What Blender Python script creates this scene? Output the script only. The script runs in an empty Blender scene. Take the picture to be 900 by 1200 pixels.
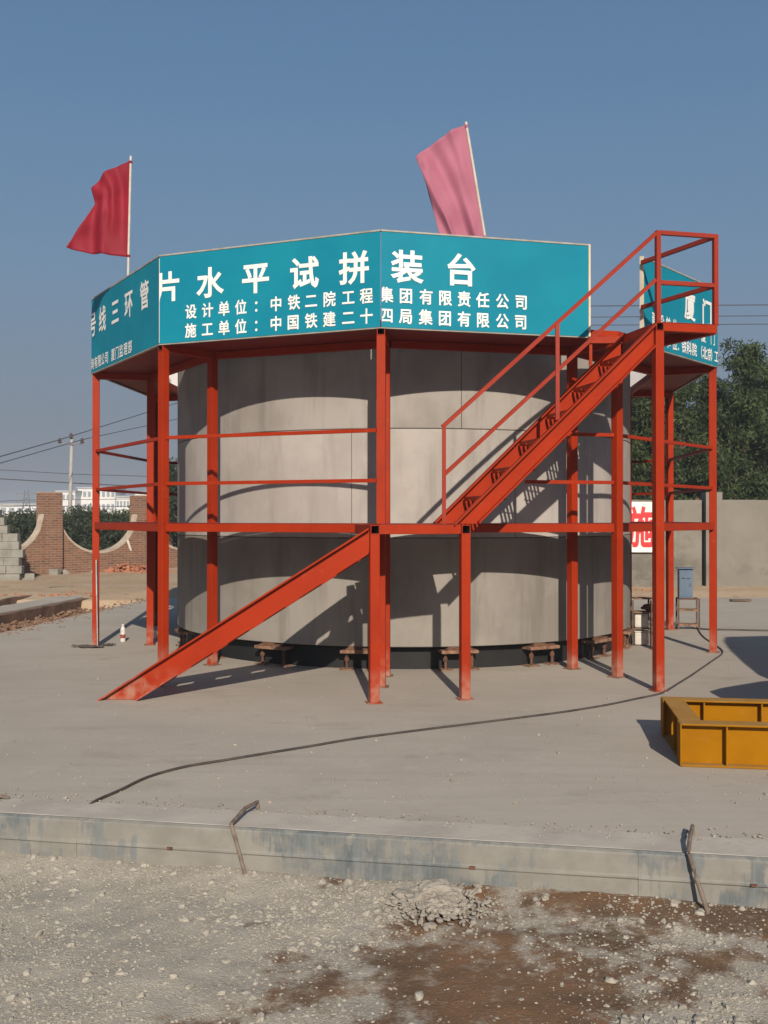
import bpy, bmesh, math, random
import numpy as np
from mathutils import Vector, Matrix, noise as mnoise

R = math.radians
scene = bpy.context.scene
COL = scene.collection
random.seed(7)
rng = np.random.default_rng(7)

# ------------------------------------------------------------------ camera
EYE, FOC, PITCH = 1.676, 1182.6, math.atan(7.1 / 1182.6)
cam_data = bpy.data.cameras.new('camera')
cam = bpy.data.objects.new('camera', cam_data); COL.objects.link(cam)
cam_data.sensor_fit = 'VERTICAL'; cam_data.sensor_height = 36.0
cam_data.lens = FOC * 36.0 / 1200.0
cam_data.clip_start = 0.05; cam_data.clip_end = 4000
cam.location = (0, 0, EYE)
cam.rotation_euler = (math.pi / 2 + PITCH, 0, 0)
scene.camera = cam

# ------------------------------------------------------------------ world, sun, exposure
SUN_EL, SUN_AZ = R(27.3), R(174.4)          # azimuth clockwise from +Y: behind the camera, a little right
world = bpy.data.worlds.new('World'); scene.world = world; world.use_nodes = True
wn = world.node_tree
bg = wn.nodes['Background']
sky = wn.nodes.new('ShaderNodeTexSky'); sky.sky_type = 'NISHITA'; sky.sun_disc = False
sky.sun_elevation = SUN_EL; sky.sun_rotation = SUN_AZ
sky.air_density = 1.0; sky.dust_density = 1.4; sky.ozone_density = 2.0
SKY_STRENGTH = 0.085
bg.inputs[1].default_value = SKY_STRENGTH
wtc = wn.nodes.new('ShaderNodeTexCoord'); wsep = wn.nodes.new('ShaderNodeSeparateXYZ')       # hazy air low over the horizon
wn.links.new(wtc.outputs['Generated'], wsep.inputs[0])
def wramp(stops):
    r = wn.nodes.new('ShaderNodeValToRGB'); e = r.color_ramp.elements
    while len(e) < len(stops): e.new(.5)
    for el, (pos, c) in zip(e, stops): el.position = pos; el.color = (*c, 1)
    wn.links.new(wsep.outputs[2], r.inputs[0]); return r.outputs[0]
hz_col = wramp([(0.0, (.205, .226, .272)), (.11, (.207, .252, .322)), (.24, (.166, .268, .398)), (.42, (.112, .243, .418)), (1.0, (.06, .15, .31))])
hz_fac = wramp([(0.0, (.96,) * 3), (.11, (.92,) * 3), (.25, (.80,) * 3), (.45, (.55,) * 3), (.8, (.15,) * 3)])
wgain = wn.nodes.new('ShaderNodeVectorMath'); wgain.operation = 'SCALE'; wgain.inputs['Scale'].default_value = .85 / SKY_STRENGTH
wn.links.new(hz_col, wgain.inputs[0])
wmix = wn.nodes.new('ShaderNodeMix'); wmix.data_type = 'RGBA'
wn.links.new(hz_fac, wmix.inputs[0]); wc = [i for i in wmix.inputs if i.type == 'RGBA']
wn.links.new(sky.outputs[0], wc[0]); wn.links.new(wgain.outputs[0], wc[1])
wn.links.new([o for o in wmix.outputs if o.type == 'RGBA'][0], bg.inputs[0])
sd = bpy.data.lights.new('sun', 'SUN'); sd.energy = 5.0; sd.angle = R(0.55); sd.color = (1.0, 0.885, 0.745)
sun = bpy.data.objects.new('sun', sd); COL.objects.link(sun)
sdir = Vector((math.sin(SUN_AZ) * math.cos(SUN_EL), math.cos(SUN_AZ) * math.cos(SUN_EL), math.sin(SUN_EL)))
sun.rotation_euler = sdir.to_track_quat('Z', 'Y').to_euler(); sun.location = (6, -20, 30)
vs = scene.view_settings
vs.view_transform = 'Standard'; vs.look = 'None'; vs.gamma = 1.0; vs.use_curve_mapping = False
vs.exposure = 0.07

# ------------------------------------------------------------------ helpers
def spot(px, py, h=0.0):
    """point of the place at height h that the photograph shows at px, py"""
    vy = (600 - py) / FOC; vx = (px - 450) / FOC
    d = Vector((vx, math.cos(PITCH) - vy * math.sin(PITCH), math.sin(PITCH) + vy * math.cos(PITCH)))
    t = (h - EYE) / d.z
    return Vector((d.x * t, d.y * t, h))

def at(px, py, y):
    vy = (600 - py) / FOC; vx = (px - 450) / FOC
    d = Vector((vx, math.cos(PITCH) - vy * math.sin(PITCH), math.sin(PITCH) + vy * math.cos(PITCH)))
    t = y / d.y
    return Vector((d.x * t, y, EYE + d.z * t))

class MB:
    def __init__(s): s.v = []; s.f = []
    def add(s, vs_, fs_):
        b = len(s.v); s.v += [tuple(p) for p in vs_]; s.f += [tuple(i + b for i in f) for f in fs_]
        return s
    def box(s, c, d, rz=0.0, m=None):
        hx, hy, hz = d[0] / 2, d[1] / 2, d[2] / 2
        M = m or Matrix.Rotation(rz, 3, 'Z'); c = Vector(c)
        p = [c + M @ Vector((x * hx, y * hy, z * hz)) for x, y, z in
             ((-1,-1,-1),(1,-1,-1),(1,1,-1),(-1,1,-1),(-1,-1,1),(1,-1,1),(1,1,1),(-1,1,1))]
        return s.add(p, [(0,3,2,1),(4,5,6,7),(0,1,5,4),(1,2,6,5),(2,3,7,6),(3,0,4,7)])
    def bar(s, a, b, w, h):
        """rectangular bar from a to b, width w across, h along the upright"""
        a, b = Vector(a), Vector(b); x = (b - a); L = x.length; x.normalize()
        up = Vector((0, 0, 1)) if abs(x.z) < .95 else Vector((0, 1, 0))
        y = up.cross(x).normalized(); z = x.cross(y)
        M = Matrix((x, y, z)).transposed()
        return s.box((a + b) / 2, (L, w, h), m=M)
    def prism(s, poly, z0, z1):
        """poly: list of xy counter-clockwise"""
        n = len(poly)
        v = [(p[0], p[1], z0) for p in poly] + [(p[0], p[1], z1) for p in poly]
        f = [tuple(range(n - 1, -1, -1)), tuple(range(n, 2 * n))] + [(i, (i + 1) % n, n + (i + 1) % n, n + i) for i in range(n)]
        return s.add(v, f)
    def plate(s, pts3, nrm, th):
        """flat polygon given in space, thickened along nrm"""
        n = len(pts3); nrm = Vector(nrm) * th
        v = [Vector(p) for p in pts3] + [Vector(p) + nrm for p in pts3]
        f = [tuple(range(n - 1, -1, -1)), tuple(range(n, 2 * n))] + [(i, (i + 1) % n, n + (i + 1) % n, n + i) for i in range(n)]
        return s.add(v, f)
    def tube(s, pts, r, seg=8, cap=True):
        pts = [Vector(p) for p in pts]; n = len(pts); rings = []; base = len(s.v)
        rr = r if hasattr(r, '__len__') else [r] * n
        for i, p in enumerate(pts):
            t = (pts[min(i + 1, n - 1)] - pts[max(i - 1, 0)]).normalized()
            up = Vector((0, 0, 1)) if abs(t.z) < .9 else Vector((0, 1, 0))
            a = up.cross(t).normalized(); b = t.cross(a)
            for k in range(seg):
                q = 2 * math.pi * k / seg
                s.v.append(tuple(p + (a * math.cos(q) + b * math.sin(q)) * rr[i]))
        for i in range(n - 1):
            for k in range(seg):
                a0 = base + i * seg + k; a1 = base + i * seg + (k + 1) % seg
                s.f.append((a0, a1, a1 + seg, a0 + seg))
        if cap:
            s.f.append(tuple(base + k for k in range(seg - 1, -1, -1)))
            s.f.append(tuple(base + (n - 1) * seg + k for k in range(seg)))
        return s
    def lathe(s, prof, c, seg=20):
        base = len(s.v); n = len(prof)
        for r, z in prof:
            for k in range(seg):
                q = 2 * math.pi * k / seg
                s.v.append((c[0] + r * math.cos(q), c[1] + r * math.sin(q), c[2] + z))
        for i in range(n - 1):
            for k in range(seg):
                a0 = base + i * seg + k; a1 = base + i * seg + (k + 1) % seg
                s.f.append((a0, a1, a1 + seg, a0 + seg))
        s.f.append(tuple(base + k for k in range(seg - 1, -1, -1)))
        s.f.append(tuple(base + (n - 1) * seg + k for k in range(seg)))
        return s
    def build(s, name, mat, parent=None, loc=None, rz=0.0, bevel=0.0, smooth=False, fix=True):
        me = bpy.data.meshes.new(name); me.from_pydata(s.v, [], s.f)
        if fix:
            bm = bmesh.new(); bm.from_mesh(me); bmesh.ops.recalc_face_normals(bm, faces=bm.faces); bm.to_mesh(me); bm.free()
        me.materials.append(mat)
        if smooth: me.polygons.foreach_set('use_smooth', [True] * len(me.polygons))
        o = bpy.data.objects.new(name, me); COL.objects.link(o)
        if parent is not None: o.parent = parent
        if loc is not None: o.location = loc; o.rotation_euler = (0, 0, rz)
        if bevel:
            b = o.modifiers.new('bevel', 'BEVEL'); b.width = bevel; b.segments = 2; b.limit_method = 'ANGLE'; b.angle_limit = R(40)
        return o

def tag(o, label=None, cat=None, group=None, kind=None):
    if label: o['label'] = label
    if cat: o['category'] = cat
    if group: o['group'] = group
    if kind: o['kind'] = kind
    return o

def thing(name, label, cat, loc=(0, 0, 0), rz=0.0, group=None):
    o = bpy.data.objects.new(name, None); COL.objects.link(o); o.empty_display_size = .2
    o.location = loc; o.rotation_euler = (0, 0, rz)
    return tag(o, label, cat, group)

def dup(src, loc=None, rz=None, label=None):
    kids = [c for c in src.children]
    r = src.copy(); COL.objects.link(r)
    if loc is not None: r.location = loc
    if rz is not None: r.rotation_euler = (0, 0, rz)
    if label: r['label'] = label
    for ch in kids:
        c = ch.copy(); COL.objects.link(c); c.parent = r
        for g in list(ch.children):
            d = g.copy(); COL.objects.link(d); d.parent = c
    return r

# ------------------------------------------------------------------ materials
class NT:
    def __init__(s, name):
        s.m = bpy.data.materials.new(name); s.m.use_nodes = True
        s.t = s.m.node_tree; s.n = s.t.nodes; s.b = s.n['Principled BSDF']; s.l = s.t.links
        s.geo = s.n.new('ShaderNodeNewGeometry'); s.tc = s.n.new('ShaderNodeTexCoord')
    def pos(s, scale=(1, 1, 1), obj=False):
        mp = s.n.new('ShaderNodeMapping'); mp.inputs['Scale'].default_value = scale
        s.l.new(s.tc.outputs['Object'] if obj else s.geo.outputs['Position'], mp.inputs[0]); return mp.outputs[0]
    def noise(s, scale, detail=4, rough=.55, vec=None):
        n = s.n.new('ShaderNodeTexNoise'); n.inputs['Scale'].default_value = scale
        n.inputs['Detail'].default_value = detail; n.inputs['Roughness'].default_value = rough
        s.l.new(vec if vec is not None else s.geo.outputs['Position'], n.inputs['Vector']); return n.outputs[0]
    def ramp(s, fac, lo, hi):
        m = s.n.new('ShaderNodeMapRange'); m.inputs['From Min'].default_value = lo; m.inputs['From Max'].default_value = hi
        m.interpolation_type = 'SMOOTHSTEP'
        s.l.new(fac, m.inputs['Value']); return m.outputs[0]
    def math(s, op, a, b):
        m = s.n.new('ShaderNodeMath'); m.operation = op
        for i, x in enumerate((a, b)):
            if isinstance(x, (int, float)): m.inputs[i].default_value = x
            else: s.l.new(x, m.inputs[i])
        return m.outputs[0]
    def mix(s, fac, a, b, blend='MIX'):
        m = s.n.new('ShaderNodeMix'); m.data_type = 'RGBA'; m.blend_type = blend
        ins = [i for i in m.inputs if i.type == 'RGBA']
        fi = m.inputs[0]
        if isinstance(fac, (int, float)): fi.default_value = fac
        else: s.l.new(fac, fi)
        for i, x in zip(ins, (a, b)):
            if isinstance(x, tuple): i.default_value = (*x[:3], 1)
            else: s.l.new(x, i)
        return [o for o in m.outputs if o.type == 'RGBA'][0]
    def bump(s, h, strength, dist=.01):
        b = s.n.new('ShaderNodeBump'); b.inputs['Strength'].default_value = strength; b.inputs['Distance'].default_value = dist
        s.l.new(h, b.inputs['Height']); s.l.new(b.outputs[0], s.b.inputs['Normal'])
    def fin(s, col, rough=.8, metal=0.0, spec=None):
        if isinstance(col, tuple): s.b.inputs['Base Color'].default_value = (*col[:3], 1)
        else: s.l.new(col, s.b.inputs['Base Color'])
        if isinstance(rough, (int, float)): s.b.inputs['Roughness'].default_value = rough
        else: s.l.new(rough, s.b.inputs['Roughness'])
        s.b.inputs['Metallic'].default_value = metal
        if spec is not None: s.b.inputs['Specular IOR Level'].default_value = spec
        return s.m

def simple(name, a, b=None, scale=3.0, rough=.7, bump=0.0, bscale=30, metal=0.0, spec=None, obj=False):
    t = NT(name)
    if b is None: c = a
    else:
        v = t.pos(obj=True) if obj else None
        n = t.noise(scale, 5, .6, v); c = t.mix(t.ramp(n, .35, .68), a, b)
    if bump: t.bump(t.noise(bscale, 4), bump, .008)
    return t.fin(c, rough, metal, spec)

def m_red(name='red_paint', a=(.325, .026, .0028), b=(.275, .021, .0024)):
    t = NT(name)
    c = t.mix(t.ramp(t.noise(2.2, 4), .3, .7), a, b)
    c = t.mix(t.math('MULTIPLY', t.ramp(t.noise(14, 5, .65), .6, .74), .35), c, (.33, .10, .05))      # worn spots
    z = t.n.new('ShaderNodeSeparateXYZ'); t.l.new(t.geo.outputs['Position'], z.inputs[0])
    dust = t.math('MULTIPLY', t.ramp(z.outputs[2], .35, 0.0), t.ramp(t.noise(9, 4), .3, .75))
    c = t.mix(t.math('MULTIPLY', dust, .7), c, (.38, .27, .2))                                        # cement splashes at the feet
    t.bump(t.noise(60, 3), .12, .003)
    return t.fin(c, .55, 0, .15)
RED = m_red()
RED_DUSTY = m_red('red_paint_dusty', (.29, .034, .018), (.255, .026, .012))
DECK_RED = m_red('red_deck_plate', (.21, .022, .013), (.17, .018, .011))
INSIDE = simple('bare_tube_shade_and_print', (.012, .010, .010), rough=.9)  # bare steel blackened for the shade inside open tubes; also the cabinet print
RUST = simple('rust', (.16, .075, .04), (.075, .035, .022), 18, .9, .5, 60)
RUST_PALE = simple('rust_dusty', (.27, .15, .09), (.13, .07, .045), 14, .9, .5, 60)
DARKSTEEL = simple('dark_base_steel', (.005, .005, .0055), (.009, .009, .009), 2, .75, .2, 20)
WHITE = simple('white_lettering', (.80, .80, .78), (.72, .72, .70), 5, .6)
CREAM = simple('cream_frame', (.62, .56, .42), (.5, .44, .32), 6, .55)
GREYFRAME = simple('grey_board_frame', (.36, .34, .30), (.26, .24, .2), 8, .55)
BOARDBACK = simple('white_board_back', (.80, .79, .76), (.74, .73, .7), 3, .7)
YELLOW = None

def m_banner():
    t = NT('teal_banner')
    c = t.mix(t.ramp(t.noise(1.6, 3), .3, .7), (.004, .185, .275), (.006, .215, .300))
    t.bump(t.noise(3.0, 2, .5, t.pos((1, 1, 2.2))), .22, .02)
    return t.fin(c, .6, 0, .12)
BANNER = m_banner()

def m_ring(name, base, dk, seed):
    t = NT(name)
    off = t.n.new('ShaderNodeMapping'); off.inputs['Location'].default_value = (seed * 3.1, seed * 1.7, seed)
    t.l.new(t.geo.outputs['Position'], off.inputs[0])
    big = t.noise(.9, 5, .6, off.outputs[0])
    st = t.n.new('ShaderNodeMapping'); st.inputs['Scale'].default_value = (5, 5, .55); t.l.new(off.outputs[0], st.inputs[0])
    streak = t.noise(1.0, 5, .6, st.outputs[0])
    c = t.mix(t.ramp(big, .38, .62), base, dk)
    c = t.mix(t.math('MULTIPLY', t.ramp(streak, .48, .74), .55), c, tuple(x * .66 for x in dk))
    c = t.mix(t.math('MULTIPLY', t.ramp(t.noise(3.3, 5, .7, off.outputs[0]), .58, .72), .30), c, tuple(min(1, x * 1.18) for x in base))
    pin = t.noise(75, 2, .5, off.outputs[0])
    c = t.mix(t.math('MULTIPLY', t.ramp(pin, .69, .76), .55), c, tuple(x * .45 for x in dk))                # air holes
    t.bump(t.noise(30, 4, .6), .18, .004)
    return t.fin(c, .85, 0, .2)

def m_slab():
    t = NT('slab_concrete')
    big = t.noise(.35, 6, .62)
    c = t.mix(t.ramp(big, .34, .68), (.415, .378, .322), (.355, .32, .272))
    sw = t.noise(1.0, 5, .6, t.pos((.5, 7.0, 1)))                                                          # trowel sweeps
    c = t.mix(t.math('MULTIPLY', t.ramp(sw, .45, .75), .30), c, (.31, .278, .236))
    st = t.noise(2.3, 6, .7)
    c = t.mix(t.math('MULTIPLY', t.ramp(st, .56, .72), .38), c, (.47, .43, .37))
    c = t.mix(t.math('MULTIPLY', t.ramp(t.noise(1.1, 5, .7), .60, .70), .40), c, (.28, .245, .20))
    c = t.mix(t.math('MULTIPLY', t.ramp(t.noise(40, 2), .68, .78), .5), c, (.32, .28, .24))
    c = t.mix(t.math('MULTIPLY', t.ramp(t.noise(.8, 7, .72, t.pos((1, 2.4, 1))), .55, .66), .32), c, (.25, .215, .175))      # old damp marks
    c = t.mix(t.math('MULTIPLY', t.ramp(t.noise(4.5, 6, .75), .62, .70), .35), c, (.50, .465, .41))                          # cement spatter
    h = t.math('ADD', t.noise(6, 6, .65), t.math('MULTIPLY', sw, .6))
    t.bump(h, .16, .02)
    return t.fin(c, .88, 0, .2)
SLAB = m_slab()
KERB = simple('kerb_cement', (.44, .405, .352), (.36, .328, .282), 2.6, .9, .3, 22)

def m_channel():
    t = NT('cement_stained_steel')
    big = t.noise(1.0, 5, .6, t.pos((1.3, 1.3, 2.0)))
    st = t.noise(1.0, 4, .6, t.pos((26, 26, 1.6)))
    msk = t.ramp(t.math('ADD', big, t.math('MULTIPLY', t.math('SUBTRACT', st, .5), .45)), .47, .55)
    msk = t.math('MULTIPLY', msk, t.ramp(t.noise(7, 5, .7), .25, .6))
    cement = t.mix(t.ramp(t.noise(5, 5, .65), .3, .7), (.245, .236, .21), (.195, .187, .166))
    steel = t.mix(t.ramp(st, .3, .7), (.095, .11, .115), (.165, .18, .182))
    c = t.mix(msk, cement, steel)
    c = t.mix(t.math('MULTIPLY', t.ramp(t.noise(11, 5, .7), .66, .76), .6), c, (.2, .14, .09))
    t.bump(t.noise(25, 5, .7), .3, .006)
    return t.fin(c, .75, 0, .3)
CHANNEL = m_channel()

def m_gravel():
    t = NT('gravel_soil')
    a = t.n.new('ShaderNodeAttribute'); a.attribute_name = 'soil'
    crush = t.mix(t.ramp(t.noise(3, 6, .65), .3, .7), (.425, .39, .325), (.34, .31, .257))
    crush = t.mix(t.ramp(t.noise(60, 3, .6), .45, .7), crush, (.47, .43, .36))
    earth = t.mix(t.ramp(t.noise(2.0, 5, .6), .35, .65), (.135, .092, .060), (.215, .125, .072))
    earth = t.mix(t.ramp(t.noise(45, 3, .6), .55, .75), earth, (.26, .20, .145))
    e = t.math('ADD', a.outputs['Fac'], t.math('MULTIPLY', t.math('SUBTRACT', t.noise(14, 6, .75), .5), 1.1))
    c = t.mix(t.ramp(e, .38, .78), crush, earth)
    t.bump(t.math('ADD', t.noise(45, 5, .7), t.noise(130, 3, .6)), .7, .012)
    return t.fin(c, .95, 0, .1)
GRAVEL = m_gravel()
STONE = simple('crushed_stone', (.40, .372, .315), (.24, .22, .182), 32, .95, .3, 80, spec=.1)
RUBBLE = simple('rubble_concrete', (.33, .30, .255), (.25, .225, .19), 9, .95, .5, 50, spec=.1)

def m_dirt():
    t = NT('sandy_dirt')
    c = t.mix(t.ramp(t.noise(.45, 6, .65), .35, .65), (.44, .345, .24), (.40, .285, .18))
    c = t.mix(t.math('MULTIPLY', t.ramp(t.noise(1.7, 6, .7), .58, .7), .7), c, (.27, .14, .08))
    c = t.mix(t.math('MULTIPLY', t.ramp(t.noise(.9, 5, .7), .55, .68), .6), c, (.46, .42, .36))
    t.bump(t.noise(5, 7, .7), .6, .06)
    return t.fin(c, .95, 0, .1)
DIRT = m_dirt()
EARTH = simple('far_earth', (.20, .17, .11), (.11, .12, .06), .05, .95, .4, 3)
TRENCH = simple('trench_brick_earth', (.20, .11, .07), (.115, .068, .045), 6, .95, .9, 14)

def m_brick():
    t = NT('rough_brickwork')
    mp = t.n.new('ShaderNodeSeparateXYZ'); t.l.new(t.tc.outputs['Object'], mp.inputs[0])
    cb = t.n.new('ShaderNodeCombineXYZ'); 
    t.l.new(t.math('ADD', mp.outputs[0], mp.outputs[1]), cb.inputs[0]); t.l.new(mp.outputs[2], cb.inputs[1])
    br = t.n.new('ShaderNodeTexBrick'); t.l.new(cb.outputs[0], br.inputs['Vector'])
    br.inputs['Color1'].default_value = (.25, .115, .07, 1); br.inputs['Color2'].default_value = (.145, .075, .052, 1)
    br.inputs['Mortar'].default_value = (.28, .22, .17, 1); br.inputs['Scale'].default_value = 1.0
    br.inputs['Brick Width'].default_value = .25; br.inputs['Row Height'].default_value = .068; br.inputs['Mortar Size'].default_value = .009
    c = t.mix(t.math('MULTIPLY', t.ramp(t.noise(1.8, 5, .7), .45, .7), .45), br.outputs[0], (.29, .20, .13))
    t.bump(br.outputs[1], -.6, .02)
    return t.fin(c, .95, 0, .1)
BRICK = m_brick()
COPING = simple('cement_coping', (.46, .39, .31), (.36, .29, .22), 5, .95, .4, 20)
BLOCK = simple('cement_block', (.27, .262, .232), (.20, .193, .168), 4, .95, .5, 26, spec=.1)

def m_wall():
    t = NT('rendered_wall')
    c = t.mix(t.ramp(t.noise(.8, 6, .65), .35, .68), (.225, .208, .178), (.19, .175, .148))
    d = t.noise(.55, 6, .7, t.pos((1, 1, 1.2)))
    c = t.mix(t.math('MULTIPLY', t.ramp(d, .47, .66), .62), c, (.095, .09, .076))
    c = t.mix(t.math('MULTIPLY', t.ramp(t.noise(1.0, 4, .6, t.pos((7, 7, .5))), .6, .78), .35), c, (.13, .12, .10))
    t.bump(t.noise(9, 5, .7), .25, .02)
    return t.fin(c, .95, 0, .1)
WALL = m_wall()
BARK = simple('bark', (.12, .095, .07), (.07, .055, .04), 6, .95, .6, 20)

def m_leaf(name, a, b, tr=.25):
    t = NT(name)
    oi = t.n.new('ShaderNodeObjectInfo')
    c = t.mix(t.ramp(t.noise(1.1, 4, .6), .35, .66), a, b)
    m = t.fin(c, .6, 0, .25)
    tl = t.n.new('ShaderNodeBsdfTranslucent'); t.l.new(c, tl.inputs[0])
    mx = t.n.new('ShaderNodeMixShader'); mx.inputs[0].default_value = tr
    out = t.n['Material Output']
    t.l.new(t.b.outputs[0], mx.inputs[1]); t.l.new(tl.outputs[0], mx.inputs[2]); t.l.new(mx.outputs[0], out.inputs[0])
    return m
LEAF = m_leaf('dark_leaf', (.030, .048, .018), (.085, .118, .045))
LEAF2 = m_leaf('olive_leaf', (.040, .060, .023), (.095, .122, .05))
LEAF3 = m_leaf('hedge_leaf', (.040, .058, .030), (.062, .078, .040))

# ------------------------------------------------------------------ setting: ground
GZ = -0.24                                  # level of the gravel below the slab
n = 48
g = MB(); rad = 640
g.add([(rad * math.cos(2 * math.pi * k / n), rad * math.sin(2 * math.pi * k / n), GZ - .12) for k in range(n)], [tuple(range(n))])
tag(g.build('ground', EARTH), kind='structure')

# kerb line along the front of the slab (the steel edge face)
K0, K1 = spot(0, 954), spot(900, 1007)
kd = (K1 - K0).normalized(); kn = Vector((-kd.y, kd.x, 0))        # kn points away from the camera
def kerb_pt(s, back=0.0, h=0.0): return K0 + kd * s + kn * back + Vector((0, 0, h))

# trench line on the left
T0, T1 = spot(0, 742), spot(160, 705)
td = (T1 - T0).normalized(); tn = Vector((-td.y, td.x, 0))         # tn points left
def tr_pt(s, off): return T0 + td * s + tn * off

BACK = 21.6
def line_at_y(y, off):
    p = tr_pt(0, off); t = (y - p.y) / td.y
    return p + td * t
KW = .27
a = kerb_pt(-9, KW); b = kerb_pt(14, KW)
slab_poly = [(a.x, a.y)]
slab_poly = [(b.x, b.y), (40, b.y + 2), (40, BACK), (line_at_y(BACK, 0).x, BACK), (line_at_y(10.5, 0).x, 10.5), (-12, 9.0), (a.x - 1, a.y)]
slab_poly.append((a.x, a.y))
s_ = MB().prism(slab_poly[::-1] if False else slab_poly, -.34, 0.0)
tag(s_.build('concrete_slab', SLAB), kind='structure')
# the concrete rim between slab and steel edge
rim = MB(); N = 160; top = []; vv = []; ff = []
for i in range(N + 1):
    s = -9 + 23 * i / N
    e = .012 * mnoise.noise(Vector((s * 1.7, 3, 0)))
    for back, h in ((.006, -.33), (.006, -.004), (.02, .006 + .002 * mnoise.noise(Vector((s * 3, 0, 0)))), (KW + .02 + e, .007 + .004 * mnoise.noise(Vector((s * 5, 9, 0)))), (KW + .035 + e, .001)):
        vv.append(kerb_pt(s, back, h))
for i in range(N):
    for k in range(4): ff.append((i * 5 + k, (i + 1) * 5 + k, (i + 1) * 5 + k + 1, i * 5 + k + 1))
rim.add(vv, ff)
tag(rim.build('kerb_rim', KERB), kind='structure')

# foreground gravel: displaced sheet with a soil mask
def soil_mask(x, y):
    v = Vector((x, y, 0))
    m = .40 + .52 * mnoise.noise(v * .8 + Vector((2.3, 5.1, 0))) + .34 * mnoise.noise(v * 2.1 + Vector((7, 1, 0))) + .36 * mnoise.noise(v * 5.3 + Vector((1, 8, 0))) + .22 * mnoise.noise(v * 12.0)
    m += .34 * (1 / (1 + math.exp(-(x - .25) * 2.2))) * (1 / (1 + math.exp((y - 4.8) * 3)))       # soil patches, front right
    d = (Vector((x, y, 0)) - K0).dot(kn)                                                            # red soil against the edge, right
    m += .55 * math.exp(-((d + .12) / .16) ** 2) * (1 / (1 + math.exp(-(x - .75) * 5)))
    m -= .34 * (1 / (1 + math.exp((x + .35) * 2.2)))
    return m
def gravel_h(x, y):
    v = Vector((x, y, 0))
    d = (v - K0).dot(kn)
    h = .035 * mnoise.noise(v * .8) + .022 * mnoise.noise(v * 2.3 + Vector((4, 4, 4))) + .010 * mnoise.noise(v * 7) + .006 * mnoise.noise(v * 17)
    far = max(abs(x) - 7.5, 0) + max(-y, 0)
    return GZ + h * .8 - .015 - .06 * min(far, 3) + .042 * math.exp(-((d + .04) / .22) ** 2)
gx = np.concatenate([np.arange(-11, -3.2, .25), np.arange(-3.2, 3.4, .03), np.arange(3.4, 11, .25)])
gy = np.concatenate([np.arange(-3, 3.2, .3), np.arange(3.2, 6.2, .03), np.arange(6.2, 8.3, .2)])
gv = []; gm = []
for y in gy:
    for x in gx:
        gv.append((x, y, gravel_h(x, y))); gm.append(soil_mask(x, y))
nx, ny = len(gx), len(gy)
gf = []
for j in range(ny - 1):
    for i in range(nx - 1):
        c = Vector(gv[j * nx + i])
        if (Vector((c.x, c.y, 0)) - K0).dot(kn) < .35: gf.append((j * nx + i, j * nx + i + 1, (j + 1) * nx + i + 1, (j + 1) * nx + i))
gb = MB(); gb.v = gv; gb.f = gf
go = gb.build('gravel_ground', GRAVEL, smooth=True, fix=False)
at_ = go.data.attributes.new('soil', 'FLOAT', 'POINT'); at_.data.foreach_set('value', gm)
tag(go, kind='structure')

# loose crushed stone: nobody could count it
def rock_proto(sub, seed):
    bm = bmesh.new(); bmesh.ops.create_icosphere(bm, subdivisions=sub, radius=1)
    rr = random.Random(seed)
    ax = Vector((rr.uniform(.7, 1.3), rr.uniform(.6, 1.0), rr.uniform(.4, .75)))
    for v in bm.verts:
        k = 1 + .32 * mnoise.noise(v.co * 1.6 + Vector((seed * 5.3, 0, 0))) + rr.uniform(-.12, .12)
        v.co = Vector((v.co.x * ax.x * k, v.co.y * ax.y * k, v.co.z * ax.z * k))
    vs_ = np.array([v.co[:] for v in bm.verts]); fs_ = np.array([[v.index for v in f.verts] for f in bm.faces]); bm.free()
    return vs_, fs_
def scatter(items, protos, name, mat):
    V = []; F = []; off = 0
    for (x, y, z, s, k) in items:
        pv, pf = protos[k % len(protos)]
        q = Matrix.Rotation(random.uniform(0, 6.28), 3, 'Z') @ Matrix.Rotation(random.gauss(0, .5), 3, 'X')
        w = pv @ np.array(q).T * s + np.array((x, y, z))
        V.append(w); F.append(pf + off); off += len(pv)
    V = np.concatenate(V); F = np.concatenate(F)
    me = bpy.data.meshes.new(name); me.from_pydata(V.tolist(), [], F.tolist()); me.materials.append(mat)
    o = bpy.data.objects.new(name, me); COL.objects.link(o); return o
P1_ = [rock_proto(1, i) for i in range(8)]; P2_ = [rock_proto(2, i + 20) for i in range(6)]
small = []; large = []
tries = 0
while len(small) < 30000 and tries < 160000:
    tries += 1
    x, y = random.uniform(-3.2, 3.4), random.uniform(3.3, 6.0)
    if (Vector((x, y, 0)) - K0).dot(kn) > -.02: continue
    m = soil_mask(x, y)
    keep = .30 if m > .6 else (.6 if m > .45 else 1.0)
    cl = .5 + 1.1 * mnoise.noise(Vector((x * 1.3, y * 1.3, 8)))
    if random.random() > keep * max(.12, cl): continue
    u = random.random()
    s = .0030 + .0085 * u ** 2.6
    if random.random() < .022: s = random.uniform(.012, .026)
    z = gravel_h(x, y) + s * random.uniform(-.30, .12)
    (large if s > .015 else small).append((x, y, z, s, random.randrange(100)))
tag(scatter(small, P1_, 'gravel', STONE), kind='stuff')
tag(scatter(large, P2_, 'gravel_stones', STONE), kind='stuff')

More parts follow.
